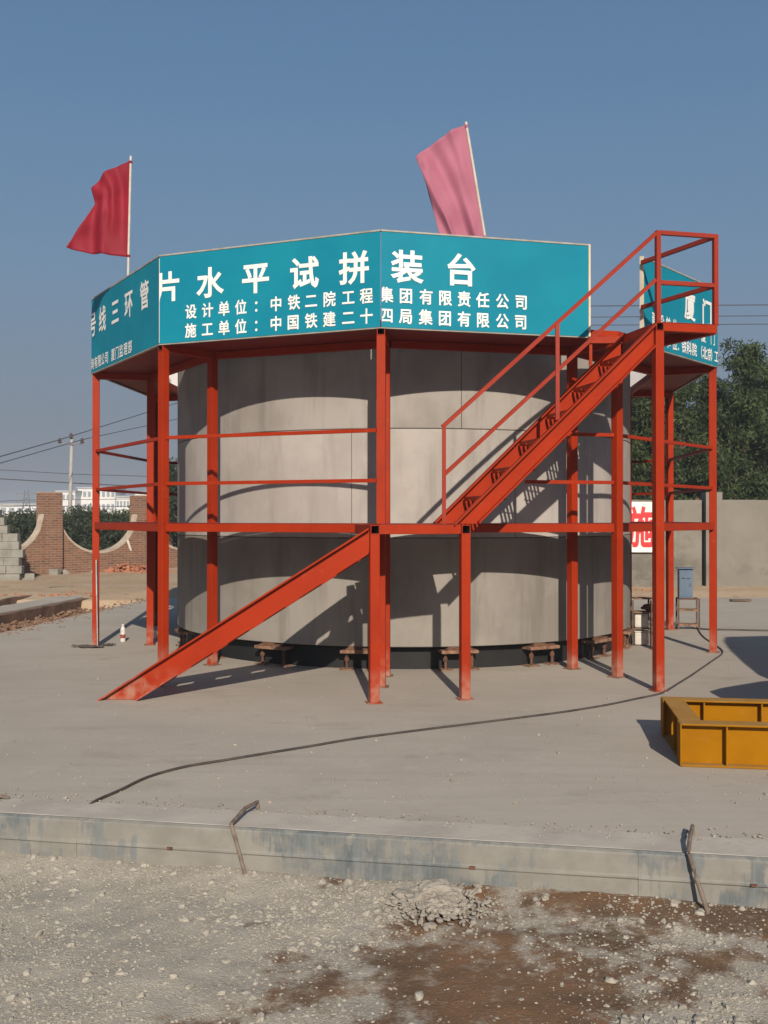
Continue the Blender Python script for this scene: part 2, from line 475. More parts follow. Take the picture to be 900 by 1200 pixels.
# dirt yard behind and left of the slab
dm = MB()
def dirt_h(x, y):
    v = Vector((x, y, 0))
    h = .05 * mnoise.noise(v * .35) + .045 * mnoise.noise(v * 1.1) + .02 * mnoise.noise(v * 3.1)
    return h
def grid(xs, ys, fx, fz):
    b = len(dm.v); m = len(xs)
    for y in ys:
        for x in xs: X = fx(x, y); dm.v.append((X, y, fz(X, y)))
    for j in range(len(ys) - 1):
        for i in range(m - 1): dm.f.append((b + j * m + i, b + j * m + i + 1, b + (j + 1) * m + i + 1, b + (j + 1) * m + i))
OFF2 = 2.75                                           # far side of the second trench
ysl = list(np.arange(11, 22.01, .25))
us = list(np.concatenate([np.arange(-30, -6, .8), np.arange(-6, .01, .25)]))
grid(us, ysl, lambda u, y: line_at_y(y, OFF2).x + u - .05 * math.sin(y * 3), lambda x, y: .03 + dirt_h(x, y))
ysb = list(np.concatenate([np.arange(20.6, 27, .25), np.arange(27, 36, .5), np.arange(36, 60, 1.5)]))
xsb = list(np.concatenate([np.arange(-40, -13, .9), np.arange(-13, 13, .3), np.arange(13, 42, .9)]))
grid(xsb, ysb, lambda x, y: x, lambda x, y: -.55 if y < 20.7 else (-.06 + .12 * min(1, (y - 20.6) / 1.2)) + dirt_h(x, y) * min(1, .3 + (y - 20.6) / 2) + .10 * math.exp(-((x + 4.2) / 1.3) ** 2 - ((y - 22.2) / .8) ** 2))
tag(dm.build('dirt_yard', DIRT, smooth=True), kind='structure')
# the two drain trenches: a strip of concrete between them, earth and brick walls
def strip(o0, o1, s0, s1, z0, z1, rough, name, mat, seed):
    m = MB(); N = 60; vv = []; ff = []
    for i in range(N + 1):
        s = s0 + (s1 - s0) * i / N
        w = [mnoise.noise(Vector((s * 2.2, seed + k * 7, 0))) * rough for k in range(4)]
        for (o_, z_) in ((o0 + w[0], z0), (o0 + w[1] * .6, z1 + w[3] * .5), ((o0 + o1) / 2, z1 + w[2] * .4), (o1 + w[2] * .6, z1 + w[0] * .5), (o1 + w[3], z0)):
            p = tr_pt(s, o_); vv.append((p.x, p.y, z_))
    for i in range(N):
        for k in range(4): ff.append((i * 5 + k, i * 5 + k + 1, (i + 1) * 5 + k + 1, (i + 1) * 5 + k))
    m.add(vv, ff)
    return tag(m.build(name, mat, smooth=False), kind='structure')
strip(-.02, 2.9, -5, 7.6, -.7, -.27, .03, 'trench_bed', TRENCH, 1)
strip(1.32, 1.48, -5, 6.9, -.6, -.005, .05, 'trench_wall', TRENCH, 3)
strip(1.46, 2.12, -5, 7.3, -.6, .012, .03, 'drain_strip', SLAB, 5)
strip(2.66, 2.82, -5, 7.3, -.6, .03, .04, 'trench_bank', TRENCH, 8)

# broken earth and brick bits lying in the near trench
EARTHBIT = simple('trench_bits', (.24, .14, .09), (.14, .085, .055), 5, .95, .5, 30)
items = []
for _ in range(2600):
    q = tr_pt(random.uniform(-4, 7.4), random.uniform(.05, 1.4)); s = random.uniform(.015, .055)
    items.append((q.x, q.y, -.25 + .10 * random.random() ** 2 + .08 * abs(mnoise.noise(q * .9)), s, random.randrange(99)))
for _ in range(500):
    q = tr_pt(random.uniform(-4, 7.2), random.gauss(-.05, .16)); s = random.uniform(.008, .03)
    items.append((q.x, q.y, .0, s, random.randrange(99)))
tag(scatter(items, P1_, 'trench_rubble', EARTHBIT), kind='stuff')
# crumbs of mortar and grit strewn over the slab
items = []
for _ in range(900):
    q = spot(random.uniform(-80, 980), random.triangular(715, 950, 935)); s = random.uniform(.003, .008) if random.random() < .93 else random.uniform(.009, .017)
    items.append((q.x, q.y, s * .25, s, random.randrange(99)))
for _ in range(700):
    k = random.uniform(-4, 6); q = kerb_pt(k, KW + random.gauss(.03, .06)); s = random.uniform(.003, .010)
    items.append((q.x, q.y, .006 + s * .2, s, random.randrange(99)))
tag(scatter(items, P1_, 'slab_grit', simple('grit', (.36, .32, .27), (.20, .175, .145), 9, .95)), kind='stuff')

# ------------------------------------------------------------------ the concrete ring stack
CX, CY, RR = .2664, 14.158, 3.1
HB = .258
def ring_segment(a0, a1, z0, z1, name, mat, parent):
    m = MB(); n = max(6, int((a1 - a0) / R(2.4)) + 1)
    ri, ch = RR - .35, .007
    prof = [(ri + ch, z0), (RR - ch, z0), (RR, z0 + ch), (RR, z1 - ch), (RR - ch, z1), (ri + ch, z1), (ri, z1 - ch), (ri, z0 + ch)]
    k = len(prof); vv = []
    for i in range(n + 1):
        a = a0 + (a1 - a0) * i / n
        for r, z in prof: vv.append((CX + r * math.sin(a), CY - r * math.cos(a), z))
    ff = [tuple(range(k)), tuple(n * k + j for j in range(k - 1, -1, -1))]
    for i in range(n):
        for j in range(k): ff.append((i * k + j, i * k + (j + 1) % k, (i + 1) * k + (j + 1) % k, (i + 1) * k + j))
    m.add(vv, ff)
    return m.build(name, mat, parent)
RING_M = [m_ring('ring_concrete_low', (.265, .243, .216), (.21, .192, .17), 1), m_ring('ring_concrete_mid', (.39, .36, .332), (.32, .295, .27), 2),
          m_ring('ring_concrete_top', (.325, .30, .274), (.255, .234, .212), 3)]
joints = [[-56, 12.2, 77, 142, 207, 262], [-11.6, 22.8, 88, 153, 218, 283], [-55, 10.9, 77, 142, 207, 262]]
rlab = ['bottom grey concrete tunnel ring, lowest of the three stacked, standing on rusty jacks',
        'middle pale concrete tunnel ring of the stack, between the bottom and top rings',
        'top grey concrete tunnel ring of the stack, right behind the teal banner boards']
for k in range(3):
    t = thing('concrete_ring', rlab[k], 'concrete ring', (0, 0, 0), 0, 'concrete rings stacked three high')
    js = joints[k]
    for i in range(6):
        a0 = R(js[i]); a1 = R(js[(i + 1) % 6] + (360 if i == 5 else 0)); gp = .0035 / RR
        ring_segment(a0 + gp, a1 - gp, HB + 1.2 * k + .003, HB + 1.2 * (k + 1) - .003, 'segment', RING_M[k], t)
# dark base ring below it
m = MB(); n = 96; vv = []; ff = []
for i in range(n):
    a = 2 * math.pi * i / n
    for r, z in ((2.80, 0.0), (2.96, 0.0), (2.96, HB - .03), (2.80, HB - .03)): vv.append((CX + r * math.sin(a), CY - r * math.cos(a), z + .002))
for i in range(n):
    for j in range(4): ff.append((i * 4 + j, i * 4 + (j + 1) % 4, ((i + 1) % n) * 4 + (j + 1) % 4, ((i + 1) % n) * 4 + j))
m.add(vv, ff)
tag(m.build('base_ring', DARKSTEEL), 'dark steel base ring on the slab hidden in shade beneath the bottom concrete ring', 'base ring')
# rusty jacks around the foot
def make_jack(label):
    t = thing('steel_jack', label, 'jack', (0, 0, 0), 0, 'rusty jacks under the concrete ring')
    MB().box((0, 0, .205), (.42, .42, .035)).build('top_plate', RUST_PALE, t, bevel=.004)
    MB().box((0, -.10, .233), (.30, .16, .02)).box((-.05, -.13, .262), (.16, .06, .04)).build('clamp', RUST, t)
    for sx in (-1, 1):
        lg = MB().tube([(sx * .15, -.13, .012), (sx * .15, -.13, .19)], .016, 10)
        lg.tube([(sx * .15, -.13, .10), (sx * .15, -.13, .135)], .027, 6); lg.build('leg', RUST, t)
        MB().box((sx * .15, -.13, .008), (.15, .13, .012)).build('foot_plate', RUST_PALE, t)
    MB().box((0, .12, .095), (.30, .08, .18)).build('rear_block', RUST, t)
    return t
jl = {-70: 'rusty jack under the far left edge of the ring, behind the leftmost inner post',
      -50: 'rusty jack hidden behind the foot of the lower staircase, left of the ring',
      -30: 'rusty jack in the shadow of the lower staircase, first to the right of the staircase',
      -10: 'rusty jack just left of the stair post at the top of the lower staircase',
      10.5: 'rusty jack directly behind the right post of the middle stair landing',
      30: 'rusty jack just left of the inner post below the upper staircase',
      49: 'rusty jack at the right, between the two red posts under the upper staircase',
      70: 'rusty jack at the far right edge of the ring beside the tub rack'}
j0 = None
for dg, lb in jl.items():
    a = R(dg); r = 2.93
    p = (CX + r * math.sin(a), CY - r * math.cos(a), .001)
    if j0 is None: j0 = make_jack(lb); j0.location = p; j0.rotation_euler = (0, 0, a)
    else: dup(j0, p, a, lb)

# ------------------------------------------------------------------ the red working platform
A0, STEP = R(-76.07), R(36.0)
def PO(i, r, z=0.0):
    a = A0 + STEP * i
    return Vector((CX + r * math.sin(a), CY - r * math.cos(a), z))
RO, RI, RB = 4.145, 3.456, 4.20                 # outer posts, inner posts, boards
ZM, ZT = 1.617, 3.575                            # tops of the two decks
plat = thing('work_platform', 'red steel two-level working platform on square posts surrounding the concrete rings', 'platform', (CX, CY, 0))
def part(mb, name, mat, parent=plat, bevel=0.0):
    o = mb.build(name, mat, None, bevel=bevel)
    o.parent = parent; o.matrix_parent_inverse = Matrix.Translation(-Vector(parent.location))
    return o
PW = .088
for i in range(10):
    a = A0 + STEP * i
    p = PO(i, RO); part(MB().box((p.x, p.y, (ZT - .088) / 2 + .004), (PW, PW, ZT - .088 - .008), a), 'post', RED, bevel=.005)
    part(MB().box((p.x, p.y, .006), (.15, .15, .008), a), 'foot_plate', RUST_PALE)
    p = PO(i, RI); part(MB().box((p.x, p.y, (ZT - .088) / 2 + .004), (PW, PW, ZT - .088 - .008), a), 'inner_post', RED, bevel=.005)
    part(MB().box((p.x, p.y, .006), (.15, .15, .008), a), 'foot_plate', RUST_PALE)
def open_tube(a, b, w, name, parent=plat, mat=RED):
    """square tube from a to b, its end at a open"""
    a, b = Vector(a), Vector(b); x = (b - a).normalized(); y = Vector((0, 0, 1)).cross(x).normalized(); z = x.cross(y)
    def q(p, k): return [p + (y * sy + z * sz) * k for sy, sz in ((-1, -1), (1, -1), (1, 1), (-1, 1))]
    h, hi = w / 2, w / 2 - .007
    vv = q(a, h) + q(b, h) + q(a, hi)
    ff = [(0, 1, 5, 4), (1, 2, 6, 5), (2, 3, 7, 6), (3, 0, 4, 7), (7, 6, 5, 4), (0, 8, 9, 1), (1, 9, 10, 2), (2, 10, 11, 3), (3, 11, 8, 0)]
    o = part(MB().add(vv, ff), name, mat, parent)
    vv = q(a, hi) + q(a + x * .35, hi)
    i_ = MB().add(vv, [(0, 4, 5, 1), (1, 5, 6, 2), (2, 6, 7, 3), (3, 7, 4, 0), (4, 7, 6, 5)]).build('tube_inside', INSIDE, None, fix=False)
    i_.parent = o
    return o
for i in range(10):
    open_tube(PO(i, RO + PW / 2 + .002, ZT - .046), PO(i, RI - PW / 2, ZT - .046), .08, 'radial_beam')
    a = A0 + STEP * i
    part(MB().bar(PO(i, RO - PW / 2 - .002, ZM - .05), PO(i, RI + PW / 2 + .002, ZM - .05), .06, .075), 'radial_beam', RED)
def side(i, r, z, e0=.05, e1=.05):
    a, b = PO(i, r, z), PO(i + 1, r, z); d = (b - a).normalized()
    return a + d * e0, b - d * e1
for i in range(10):
    a, b = side(i, RO, ZM - .046); part(MB().bar(a, b, .07, .084), 'edge_beam', RED, bevel=.004)
    a, b = side(i, RI, ZM - .046); part(MB().bar(a, b, .06, .08), 'edge_beam', RED)
    a, b = side(i, RI, ZT - .05); part(MB().bar(a, b, .06, .078), 'edge_beam', RED)
    a, b = side(i, RO, ZT + .04, .0, .0); part(MB().bar(a, b, .05, .06), 'edge_beam', RED)
def annulus(r0, r1, z0, z1):
    m = MB(); vv = []
    for i in range(10):
        for r, z in ((r0, z0), (r1, z0), (r1, z1), (r0, z1)): vv.append(PO(i, r, z))
    ff = []
    for i in range(10):
        for j in range(4): ff.append((i * 4 + j, i * 4 + (j + 1) % 4, ((i + 1) % 10) * 4 + (j + 1) % 4, ((i + 1) % 10) * 4 + j))
    return m.add(vv, ff)
part(annulus(RI - .02, RO + .046, ZT - .0045, ZT + .002), 'upper_deck', DECK_RED)
part(annulus(RI - .03, RO + .03, ZM - .003, ZM + .004), 'lower_deck', DECK_RED)
# guard rails between outer posts, two per side
SC0 = .60                                        # the stair side is open up to here
for i in range(10):
    for z in (2.05, 2.55):
        a, b = side(i, RO, z, .046, .046)
        if i == 2: a = a + (b - a) * SC0
        part(MB().bar(a, b, .036, .036), 'guard_rail', RED)

# stairs: mid landing, upper landing
L1 = Vector((-.09, 9.155, 0)); AA = Vector((2.66, 9.79, 0))
ud = (AA - L1).normalized(); vd = Vector((-ud.y, ud.x, 0)); SW = .76
STOT = (AA - L1).length
L2 = L1 + ud * .86
for p, tz in ((L1, ZM), (L2, ZM), (AA, ZT)):
    zt = tz - .088; rz = math.atan2(ud.y, ud.x)
    part(MB().box((p.x, p.y, zt / 2 + .004), (PW, PW, zt - .008), rz), 'landing_post', RED, bevel=.005)
    part(MB().box((p.x, p.y, .006), (.14, .14, .008), rz), 'foot_plate', RED_DUSTY)
# cross tubes of the landings, open ends to the front
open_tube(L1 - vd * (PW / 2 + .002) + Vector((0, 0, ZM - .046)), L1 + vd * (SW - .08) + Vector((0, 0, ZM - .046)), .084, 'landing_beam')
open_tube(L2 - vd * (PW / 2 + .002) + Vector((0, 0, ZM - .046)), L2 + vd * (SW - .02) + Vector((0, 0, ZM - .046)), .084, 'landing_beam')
part(MB().bar(L1 + ud * .045 + Vector((0, 0, ZM - .046)), L2 - ud * .045 + Vector((0, 0, ZM - .046)), .07, .084), 'landing_beam', RED, bevel=.004)
def deckpoly(pts, z0, z1, name, parent=plat, mat=DECK_RED): return part(MB().prism([(p.x, p.y) for p in pts], z0, z1), name, mat, parent)
deckpoly([L1 - vd * .03 + ud * .05, L2 - vd * .03 - ud * .05, L2 + vd * (SW - .06) - ud * .05, L1 + vd * (SW - .06) + ud * .05], ZM - .002, ZM + .004, 'landing_deck')
BB = AA + ud * .62
P3, P2 = PO(3, RB), PO(2, RB)
DST = PO(3, RB).lerp(PO(4, RB), .20); CEN = P2.lerp(P3, .857)
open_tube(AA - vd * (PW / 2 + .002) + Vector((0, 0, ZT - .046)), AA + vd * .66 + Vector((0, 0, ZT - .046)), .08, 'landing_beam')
part(MB().bar(AA + ud * .045 + Vector((0, 0, ZT - .046)), BB + Vector((0, 0, ZT - .046)), .07, .08), 'landing_beam', RED, bevel=.004)
part(MB().bar(BB + vd * .04 + Vector((0, 0, ZT - .046)), DST + Vector((-.02, -.06, ZT - .046)), .06, .078), 'landing_beam', RED)
far_top = AA + vd * .70
deckpoly([AA - vd * .03, BB - vd * .03 + ud * .03, DST + Vector((.02, -.05, 0)), PO(3, RO + .035), far_top], ZT - .003, ZT + .003, 'landing_deck')
part(MB().bar(CEN + Vector((0, -.03, ZT - .05)), far_top + ud * .02 + Vector((0, 0, ZT - .05)), .05, .07), 'landing_beam', RED)
# railing of the upper landing
RT, RM = 4.47, 3.985
part(MB().box((AA.x, AA.y, (ZT + RT) / 2), (.045, .045, RT - ZT - .004), math.atan2(ud.y, ud.x)), 'rail_post', RED_DUSTY)
part(MB().box((BB.x, BB.y, (ZT + RT) / 2), (.045, .045, RT - ZT - .004), math.atan2(ud.y, ud.x)), 'rail_post', RED_DUSTY)
for z in (RT - .02, RM - .02):
    zz = Vector((0, 0, z))
    part(MB().bar(AA + ud * .0225 + zz, BB - ud * .0225 + zz, .04, .04), 'guard_rail', RED_DUSTY)
    part(MB().bar(BB + (DST - BB).normalized() * .03 + zz, DST + Vector((-.02, -.05, 0)) + zz, .04, .04), 'guard_rail', RED_DUSTY)

# a channel stringer lying in the upright plane through origin o along direction d
def stringer(o, d, nrm, tl, bl, parent, sgn):
    """tl, bl: (s0,h0),(s1,h1) of top and bottom line; flanges reach out along nrm*sgn"""
    def P(s, h, off=0.0): return o + d * s + nrm * off + Vector((0, 0, h))
    m = MB()
    web = [P(*tl[0]), P(*tl[1]), P(*bl[1]), P(*bl[0])]
    m.plate(web, nrm, .007)
    fl = .062
    for (l, dn) in ((tl, -1), (bl, 1)):
        dh = .015 * dn / math.cos(math.atan2(l[1][1] - l[0][1], l[1][0] - l[0][0]))
        lo = (0 if sgn > 0 else -fl) ; hi = lo + fl
        if sgn > 0: lo += .0075
        else: hi -= .0005
        a0, a1 = l
        q = [P(a0[0], a0[1], lo), P(a1[0], a1[1], lo), P(a1[0], a1[1], hi), P(a0[0], a0[1], hi)]
        q2 = [v + Vector((0, 0, dh)) for v in q]
        m.add(q + q2, [(0, 1, 2, 3), (7, 6, 5, 4), (0, 4, 5, 1), (1, 5, 6, 2), (2, 6, 7, 3), (3, 7, 4, 0)])
    return part(m, 'stringer', RED, parent)
def tread(o, d, nrm, s, h, depth, w0, w1, parent):
    m = MB(); nb = 5
    for k in range(nb):
        c = o + d * (s + depth * (k + .5) / nb)
        m.bar(c + nrm * w0 + Vector((0, 0, h)), c + nrm * w1 + Vector((0, 0, h)), .020, .042)
    for q in (.33, .67):
        w = w0 + (w1 - w0) * q
        m.bar(o + d * s + nrm * w + Vector((0, 0, h - .0145)), o + d * (s + depth) + nrm * w + Vector((0, 0, h - .0145)), .010, .012)
    return part(m, 'tread', RED, parent)
# lower flight: from the slab at the left up to the mid landing
TOE = spot(116, 820); LE = L1 - ud * .045
TOE.z = 0
ld = (Vector((LE.x, LE.y, 0)) - TOE); LS = ld.length; ld.normalize(); lnr = Vector((-ld.y, ld.x, 0))
lower = thing('staircase', 'lower red steel staircase rising from the slab at left to the middle landing', 'staircase', TOE, 0, 'red staircases of the platform')
tl = ((0, .004), (LS, 1.59)); sl = (tl[1][1] - tl[0][1]) / LS
CH = .235
bl = ((CH / sl, .004), (LS, 1.59 - CH))
stringer(TOE * 1.0, ld, lnr, tl, bl, lower, -1)
stringer(TOE + lnr * .70, ld, lnr, tl, bl, lower, 1)
for k in range(1, 7):
    h = .228 * k; s = h / sl + .03
    tread(TOE, ld, lnr, s, h - .045, .17, .008, .699, lower)
# upper flight
upper = thing('staircase', 'upper red steel staircase with handrail climbing from the middle landing to the top deck', 'staircase', L1 + ud * .75 + Vector((0, 0, ZM)), 0, 'red staircases of the platform')
SE = STOT - .046
tl = ((.745, ZM + .006), (SE, 3.56)); sl2 = (tl[1][1] - tl[0][1]) / (SE - .745)
CH2 = .225
bl = ((.745 + CH2 / sl2, ZM + .006), (SE, 3.56 - CH2))
UO = Vector((L1.x, L1.y, 0))
stringer(UO, ud, vd, tl, bl, upper, -1)
stringer(UO + vd * .70, ud, vd, tl, bl, upper, -1)
for k in range(1, 7):
    h = ZM + .278 * k; s = .745 + (h - ZM) / sl2 + .005
    tread(UO, ud, vd, s, h - .03, .235, .010, .64, upper)
def up(s, h, off=0.0): return UO + ud * s + vd * off + Vector((0, 0, h))
def hr(s, lo=2.53): return lo + (s - .66) * (RT - .01 - 2.53) / (STOT - .66)
part(MB().bar(up(.66, ZM + .004), up(.66, hr(.66) - .015), .036, .036), 'rail_post', RED_DUSTY, upper)
part(MB().bar(up(1.77, tl[0][1] + sl2 * (1.77 - .745) + .003, -.02), up(1.77, hr(1.77) - .015, -.02), .036, .036), 'rail_post', RED_DUSTY, upper)
part(MB().bar(up(.645, hr(.645), -.004), up(STOT - .02, hr(STOT - .02), -.004), .036, .036), 'handrail', RED_DUSTY, upper)
part(MB().bar(up(.665, hr(.66, 2.08), -.001), up(STOT - .024, hr(STOT - .024, 2.08) - .0, -.001), .034, .034), 'mid_rail', RED_DUSTY, upper)
hz = CEN + Vector((.02, -.02, 0))
part(MB().bar(hz + Vector((0, 0, ZT - .33)), hz + Vector((0, 0, ZT - .09)), .03, .03), 'bracket', RED, plat)

# ------------------------------------------------------------------ teal banner boards with lettering
HTB, HBB = 4.514, 3.562
_cache = {}
def glyph(ch, bold):
    if (ch, bold) in _cache: return _cache[(ch, bold)]
    c = bpy.data.curves.new('lettering', 'FONT'); c.body = ch; c.size = 1.0; c.resolution_u = 3; c.bevel_depth = bold; c.bevel_resolution = 0
    o = bpy.data.objects.new('lettering', c); COL.objects.link(o)
    bpy.context.view_layer.update()
    me = bpy.data.meshes.new_from_object(o.evaluated_get(bpy.context.evaluated_depsgraph_get()))
    v = [tuple(p.co) for p in me.vertices]; f = [tuple(p.vertices) for p in me.polygons]
    bpy.data.objects.remove(o); bpy.data.curves.remove(c); bpy.data.meshes.remove(me)
    _cache[(ch, bold)] = (v, f); return v, f

def board(i, t0, t1, label, lines, frame_end=None):
    """teal board along side i of the platform from fraction t0 to t1; lines: (parts name, [(char, px or fraction)], em, baseline, width, bold)"""
    a, b = PO(i, RB).lerp(PO(i + 1, RB), t0), PO(i, RB).lerp(PO(i + 1, RB), t1)
    d = (b - a).normalized(); out = Vector((d.y, -d.x, 0)); L = (b - a).length
    rz = math.atan2(d.y, d.x)
    bt = thing('banner_board', label, 'banner board', a + Vector((0, 0, HBB)), rz, 'teal banner boards round the top deck')
    H = HTB - HBB
    # local: x along the board, -y outwards, z up
    e0 = .012
    MB().box((L / 2, .010, H / 2), (L - .03, .020, H - .03)).build('panel', BOARDBACK, bt)
    m = MB(); nxx, nzz = 40, 16; vv = []
    for jz in range(nzz + 1):
        for jx in range(nxx + 1):
            x = .004 + (L - .008) * jx / nxx; z = .004 + (H - .008) * jz / nzz
            w = .004 * mnoise.noise(Vector((x * 2.2 + i * 7, z * 3.1, 0)))
            edge = min(jx, nxx - jx, jz, nzz - jz)
            vv.append((x, -.006 + (w if edge else 0), z))
    ff = [(jz * (nxx + 1) + jx, jz * (nxx + 1) + jx + 1, (jz + 1) * (nxx + 1) + jx + 1, (jz + 1) * (nxx + 1) + jx) for jz in range(nzz) for jx in range(nxx)]
    m.add(vv, ff); m.build('banner_cloth', BANNER, bt, smooth=True, fix=False)
    MB().box((L / 2, .008, H + .008), (L, .040, .016)).build('top_frame', GREYFRAME, bt); MB().box((L / 2, .008, -.005), (L, .036, .010)).build('bottom_frame', GREYFRAME, bt)
    if t0 > 0: MB().box((-.011, .006, H / 2), (.022, .040, H + .03)).build('frame_end', CREAM, bt)
    if t1 < 1: MB().box((L + .011, .006, H / 2), (.022, .040, H + .03)).build('frame_end', CREAM, bt)
    for (chars, em, base, wid, bold) in lines:
        for ch, px in chars:
            # distance along the board where the sight line at px meets it
            zo = (base - EYE) * math.sin(PITCH); k = (px - 450) / FOC
            s = (k * (a.y * math.cos(PITCH) + zo) - a.x) / (d.x - k * d.y * math.cos(PITCH))
            gv_, gf_ = glyph(ch, bold)
            vv = [(s + (v[0] - .5) * em * wid, -.0118 - v[2] * .02, base - HBB + (v[1] + .06) * em) for v in gv_]
            # keep the lettering on the board
            vv = [(min(max(v[0], .008), L - .008), v[1], v[2]) for v in vv]
            MB().add(vv, gf_).build('character', WHITE, bt, fix=False)
    return bt
u2 = lambda x: 180 + x / 3.3333
u3 = lambda x: 440 + x / 3.3333
BIG, SML = .335, .160
board(0, 0, 1, 'teal banner board facing left, reading 号线三环管 above small white lettering',
      [([('号', 109.6), ('线', 121), ('三', 136), ('环', 151.8), ('管', 170.3)], BIG, 4.04, .92, .022),
       ([(c, x) for c, x in zip('询有限公司厦门监理部', (109.5, 113.5, 117.5, 121.5, 126, 133.5, 138.2, 143, 148.2, 153.5))], SML, 3.605, .92, .015)])
board(1, 0, 1, 'large teal banner board left of the front corner, reading 片水平试拼 above two lines of smaller text',
      [([('片', 197.5), ('水', u2(222)), ('平', u2(400)), ('试', u2(590)), ('拼', u2(785))], BIG, 4.03, 1.0, .026),
       ([(c, u2(x)) for c, x in zip('设计单位：中铁二院工程', (148, 213, 277, 343, 415, 480, 550, 617, 688, 762, 833))], SML, 3.815, .90, .022),
       ([(c, u2(x)) for c, x in zip('施工单位：中国铁建二十', (147, 212, 277, 343, 415, 480, 547, 617, 688, 762, 833))], SML, 3.612, .90, .022)])
board(2, 0, .857, 'large teal banner board right of the front corner, reading 装台, ending at the upper stairs',
      [([('装', u3(123)), ('台', u3(333))], BIG, 4.03, 1.0, .026),
       ([(c, u3(x)) for c, x in zip('集团有限责任公司', (42, 118, 197, 271, 345, 418, 494, 568))], SML, 3.815, .90, .022),
       ([(c, u3(x)) for c, x in zip('四局集团有限公司', (42, 118, 195, 270, 345, 418, 494, 566))], SML, 3.612, .90, .022)])
board(3, .20, 1, 'teal banner board behind the upper landing rail, facing right, reading 厦门 with smaller lines below',
      [([('厦', 807.5), ('门', 827.5)], BIG, 4.03, .95, .024),
       ([(c, x) for c, x in zip('建设单位：厦门', (766, 774, 782, 790, 795.5, 823.5, 834.2))], SML, 3.815, .9, .018),
       ([(c, x) for c, x in zip('监理单位：铁科院（北京）工', (766, 774, 781.6, 789.6, 795.5, 800.7, 806.6, 812.8, 819.5, 825, 830.4, 834.5, 838.6))], SML, 3.612, .9, .018)])
backs = {4: 'banner board on the right rear side of the top deck beside the 厦门 board',
         5: 'banner board at the right rear, white back seen right of the ring top',
         8: 'banner board at the left rear, white back seen left of the ring top',
         9: 'banner board on the left rear side of the top deck, joining the left-facing lettered board'}
for i, lb in backs.items(): board(i, 0, 1, lb, [])

# ------------------------------------------------------------------ flags
def m_cloth(name, c1, c2, tr):
    t = NT(name); c = t.mix(t.ramp(t.noise(2.5, 3), .3, .7), c1, c2)
    w = t.n.new('ShaderNodeTexWave'); w.inputs['Scale'].default_value = 60; t.l.new(t.pos(), w.inputs[0])
    t.fin(c, .65, 0, .25)
    tl_ = t.n.new('ShaderNodeBsdfTranslucent'); t.l.new(c, tl_.inputs[0])
    mx = t.n.new('ShaderNodeMixShader'); mx.inputs[0].default_value = tr
    t.l.new(t.b.outputs[0], mx.inputs[1]); t.l.new(tl_.outputs[0], mx.inputs[2]); t.l.new(mx.outputs[0], t.n['Material Output'].inputs[0])
    return t.m
FLAGRED = m_cloth('red_flag_cloth', (.34, .020, .040), (.27, .014, .030), .25)
FLAGPINK = m_cloth('pink_flag_cloth', (.56, .205, .295), (.50, .175, .255), .35)
POLE = simple('pale_pole', (.55, .5, .44), (.45, .4, .34), 12, .6)
def flag(label, y, ptop, pbot, hoist_v, fly, mat, amp, folds, seed, leany=0.0):
    """ptop/pbot: pole ends (x,h); hoist_v: fractions of the pole from the top; fly: fly edge points (x,h) from top to bottom"""
    T = Vector((ptop[0], y, ptop[1])); Bt = Vector((pbot[0], y + leany, pbot[1]))
    t = thing('flag', label, 'flag', Bt, 0, 'flags flying above the banner boards')
    pm = MB().tube([Bt, T], .014, 10); o = pm.build('flag_pole', POLE, None); o.parent = t; o.matrix_parent_inverse = Matrix.Translation(-Bt)
    U, V = 46, 40; vv = []
    for j in range(V + 1):
        v = j / V; hp = T.lerp(Bt, hoist_v[0] + (hoist_v[1] - hoist_v[0]) * v)
        q = v * (len(fly) - 1); k = min(int(q), len(fly) - 2); fr = q - k
        fx = fly[k][0] + (fly[k + 1][0] - fly[k][0]) * fr; fh = fly[k][1] + (fly[k + 1][1] - fly[k][1]) * fr
        for i in range(U + 1):
            u = i / U
            x = hp.x + (fx - hp.x) * u; h = hp.z + (fh - hp.z) * u
            h += .05 * math.sin(math.pi * u) * (.7 - v) * 1.2                       # a slight belly
            ph = folds * (u * 1.15 + .35 * v * u) * 2 * math.pi + seed + 1.3 * v
            yy = hp.y + amp * min(1, u * 3) * (math.sin(ph) + .4 * math.sin(2.3 * ph + 1.1 + 3 * v)) + .03 * mnoise.noise(Vector((u * 4, v * 4, seed))) * min(1, u * 4)
            x += .022 * math.cos(ph * 1.0) * u
            vv.append((x, yy, h))
    ff = [(j * (U + 1) + i, j * (U + 1) + i + 1, (j + 1) * (U + 1) + i + 1, (j + 1) * (U + 1) + i) for j in range(V) for i in range(U)]
    c = MB().add(vv, ff).build('flag_cloth', mat, None, smooth=True, fix=False); c.parent = t; c.matrix_parent_inverse = Matrix.Translation(-Bt)
    so = c.modifiers.new('thickness', 'SOLIDIFY'); so.thickness = .003
    # two ties
    k = MB()
    for v in (hoist_v[0] + .004, hoist_v[1] - .01): k.tube([T.lerp(Bt, v), T.lerp(Bt, v + .012)], .02, 8)
    o = k.build('tie', mat, None); o.parent = t; o.matrix_parent_inverse = Matrix.Translation(-Bt)
    return t
def xh(px, py, y): p = at(px, py, y); return (p.x, p.z)
yf = 11.95
pt, pb = xh(153.3, 183, yf), xh(149, 322, yf)
flag('dark red flag on an upright pole above the left-facing banner board', yf, pt, (pb[0] - .01, 3.6), (.02, .505),
     [xh(105, 220, yf), xh(110, 237, yf), xh(101, 256, yf), xh(89, 276, yf), xh(80, 291, yf)], FLAGRED, .05, .95, .4)
yf = 10.42
pt, pb = xh(546, 143, yf), xh(569, 276, yf)
sl_ = (pb[0] - pt[0]) / (pb[1] - pt[1])
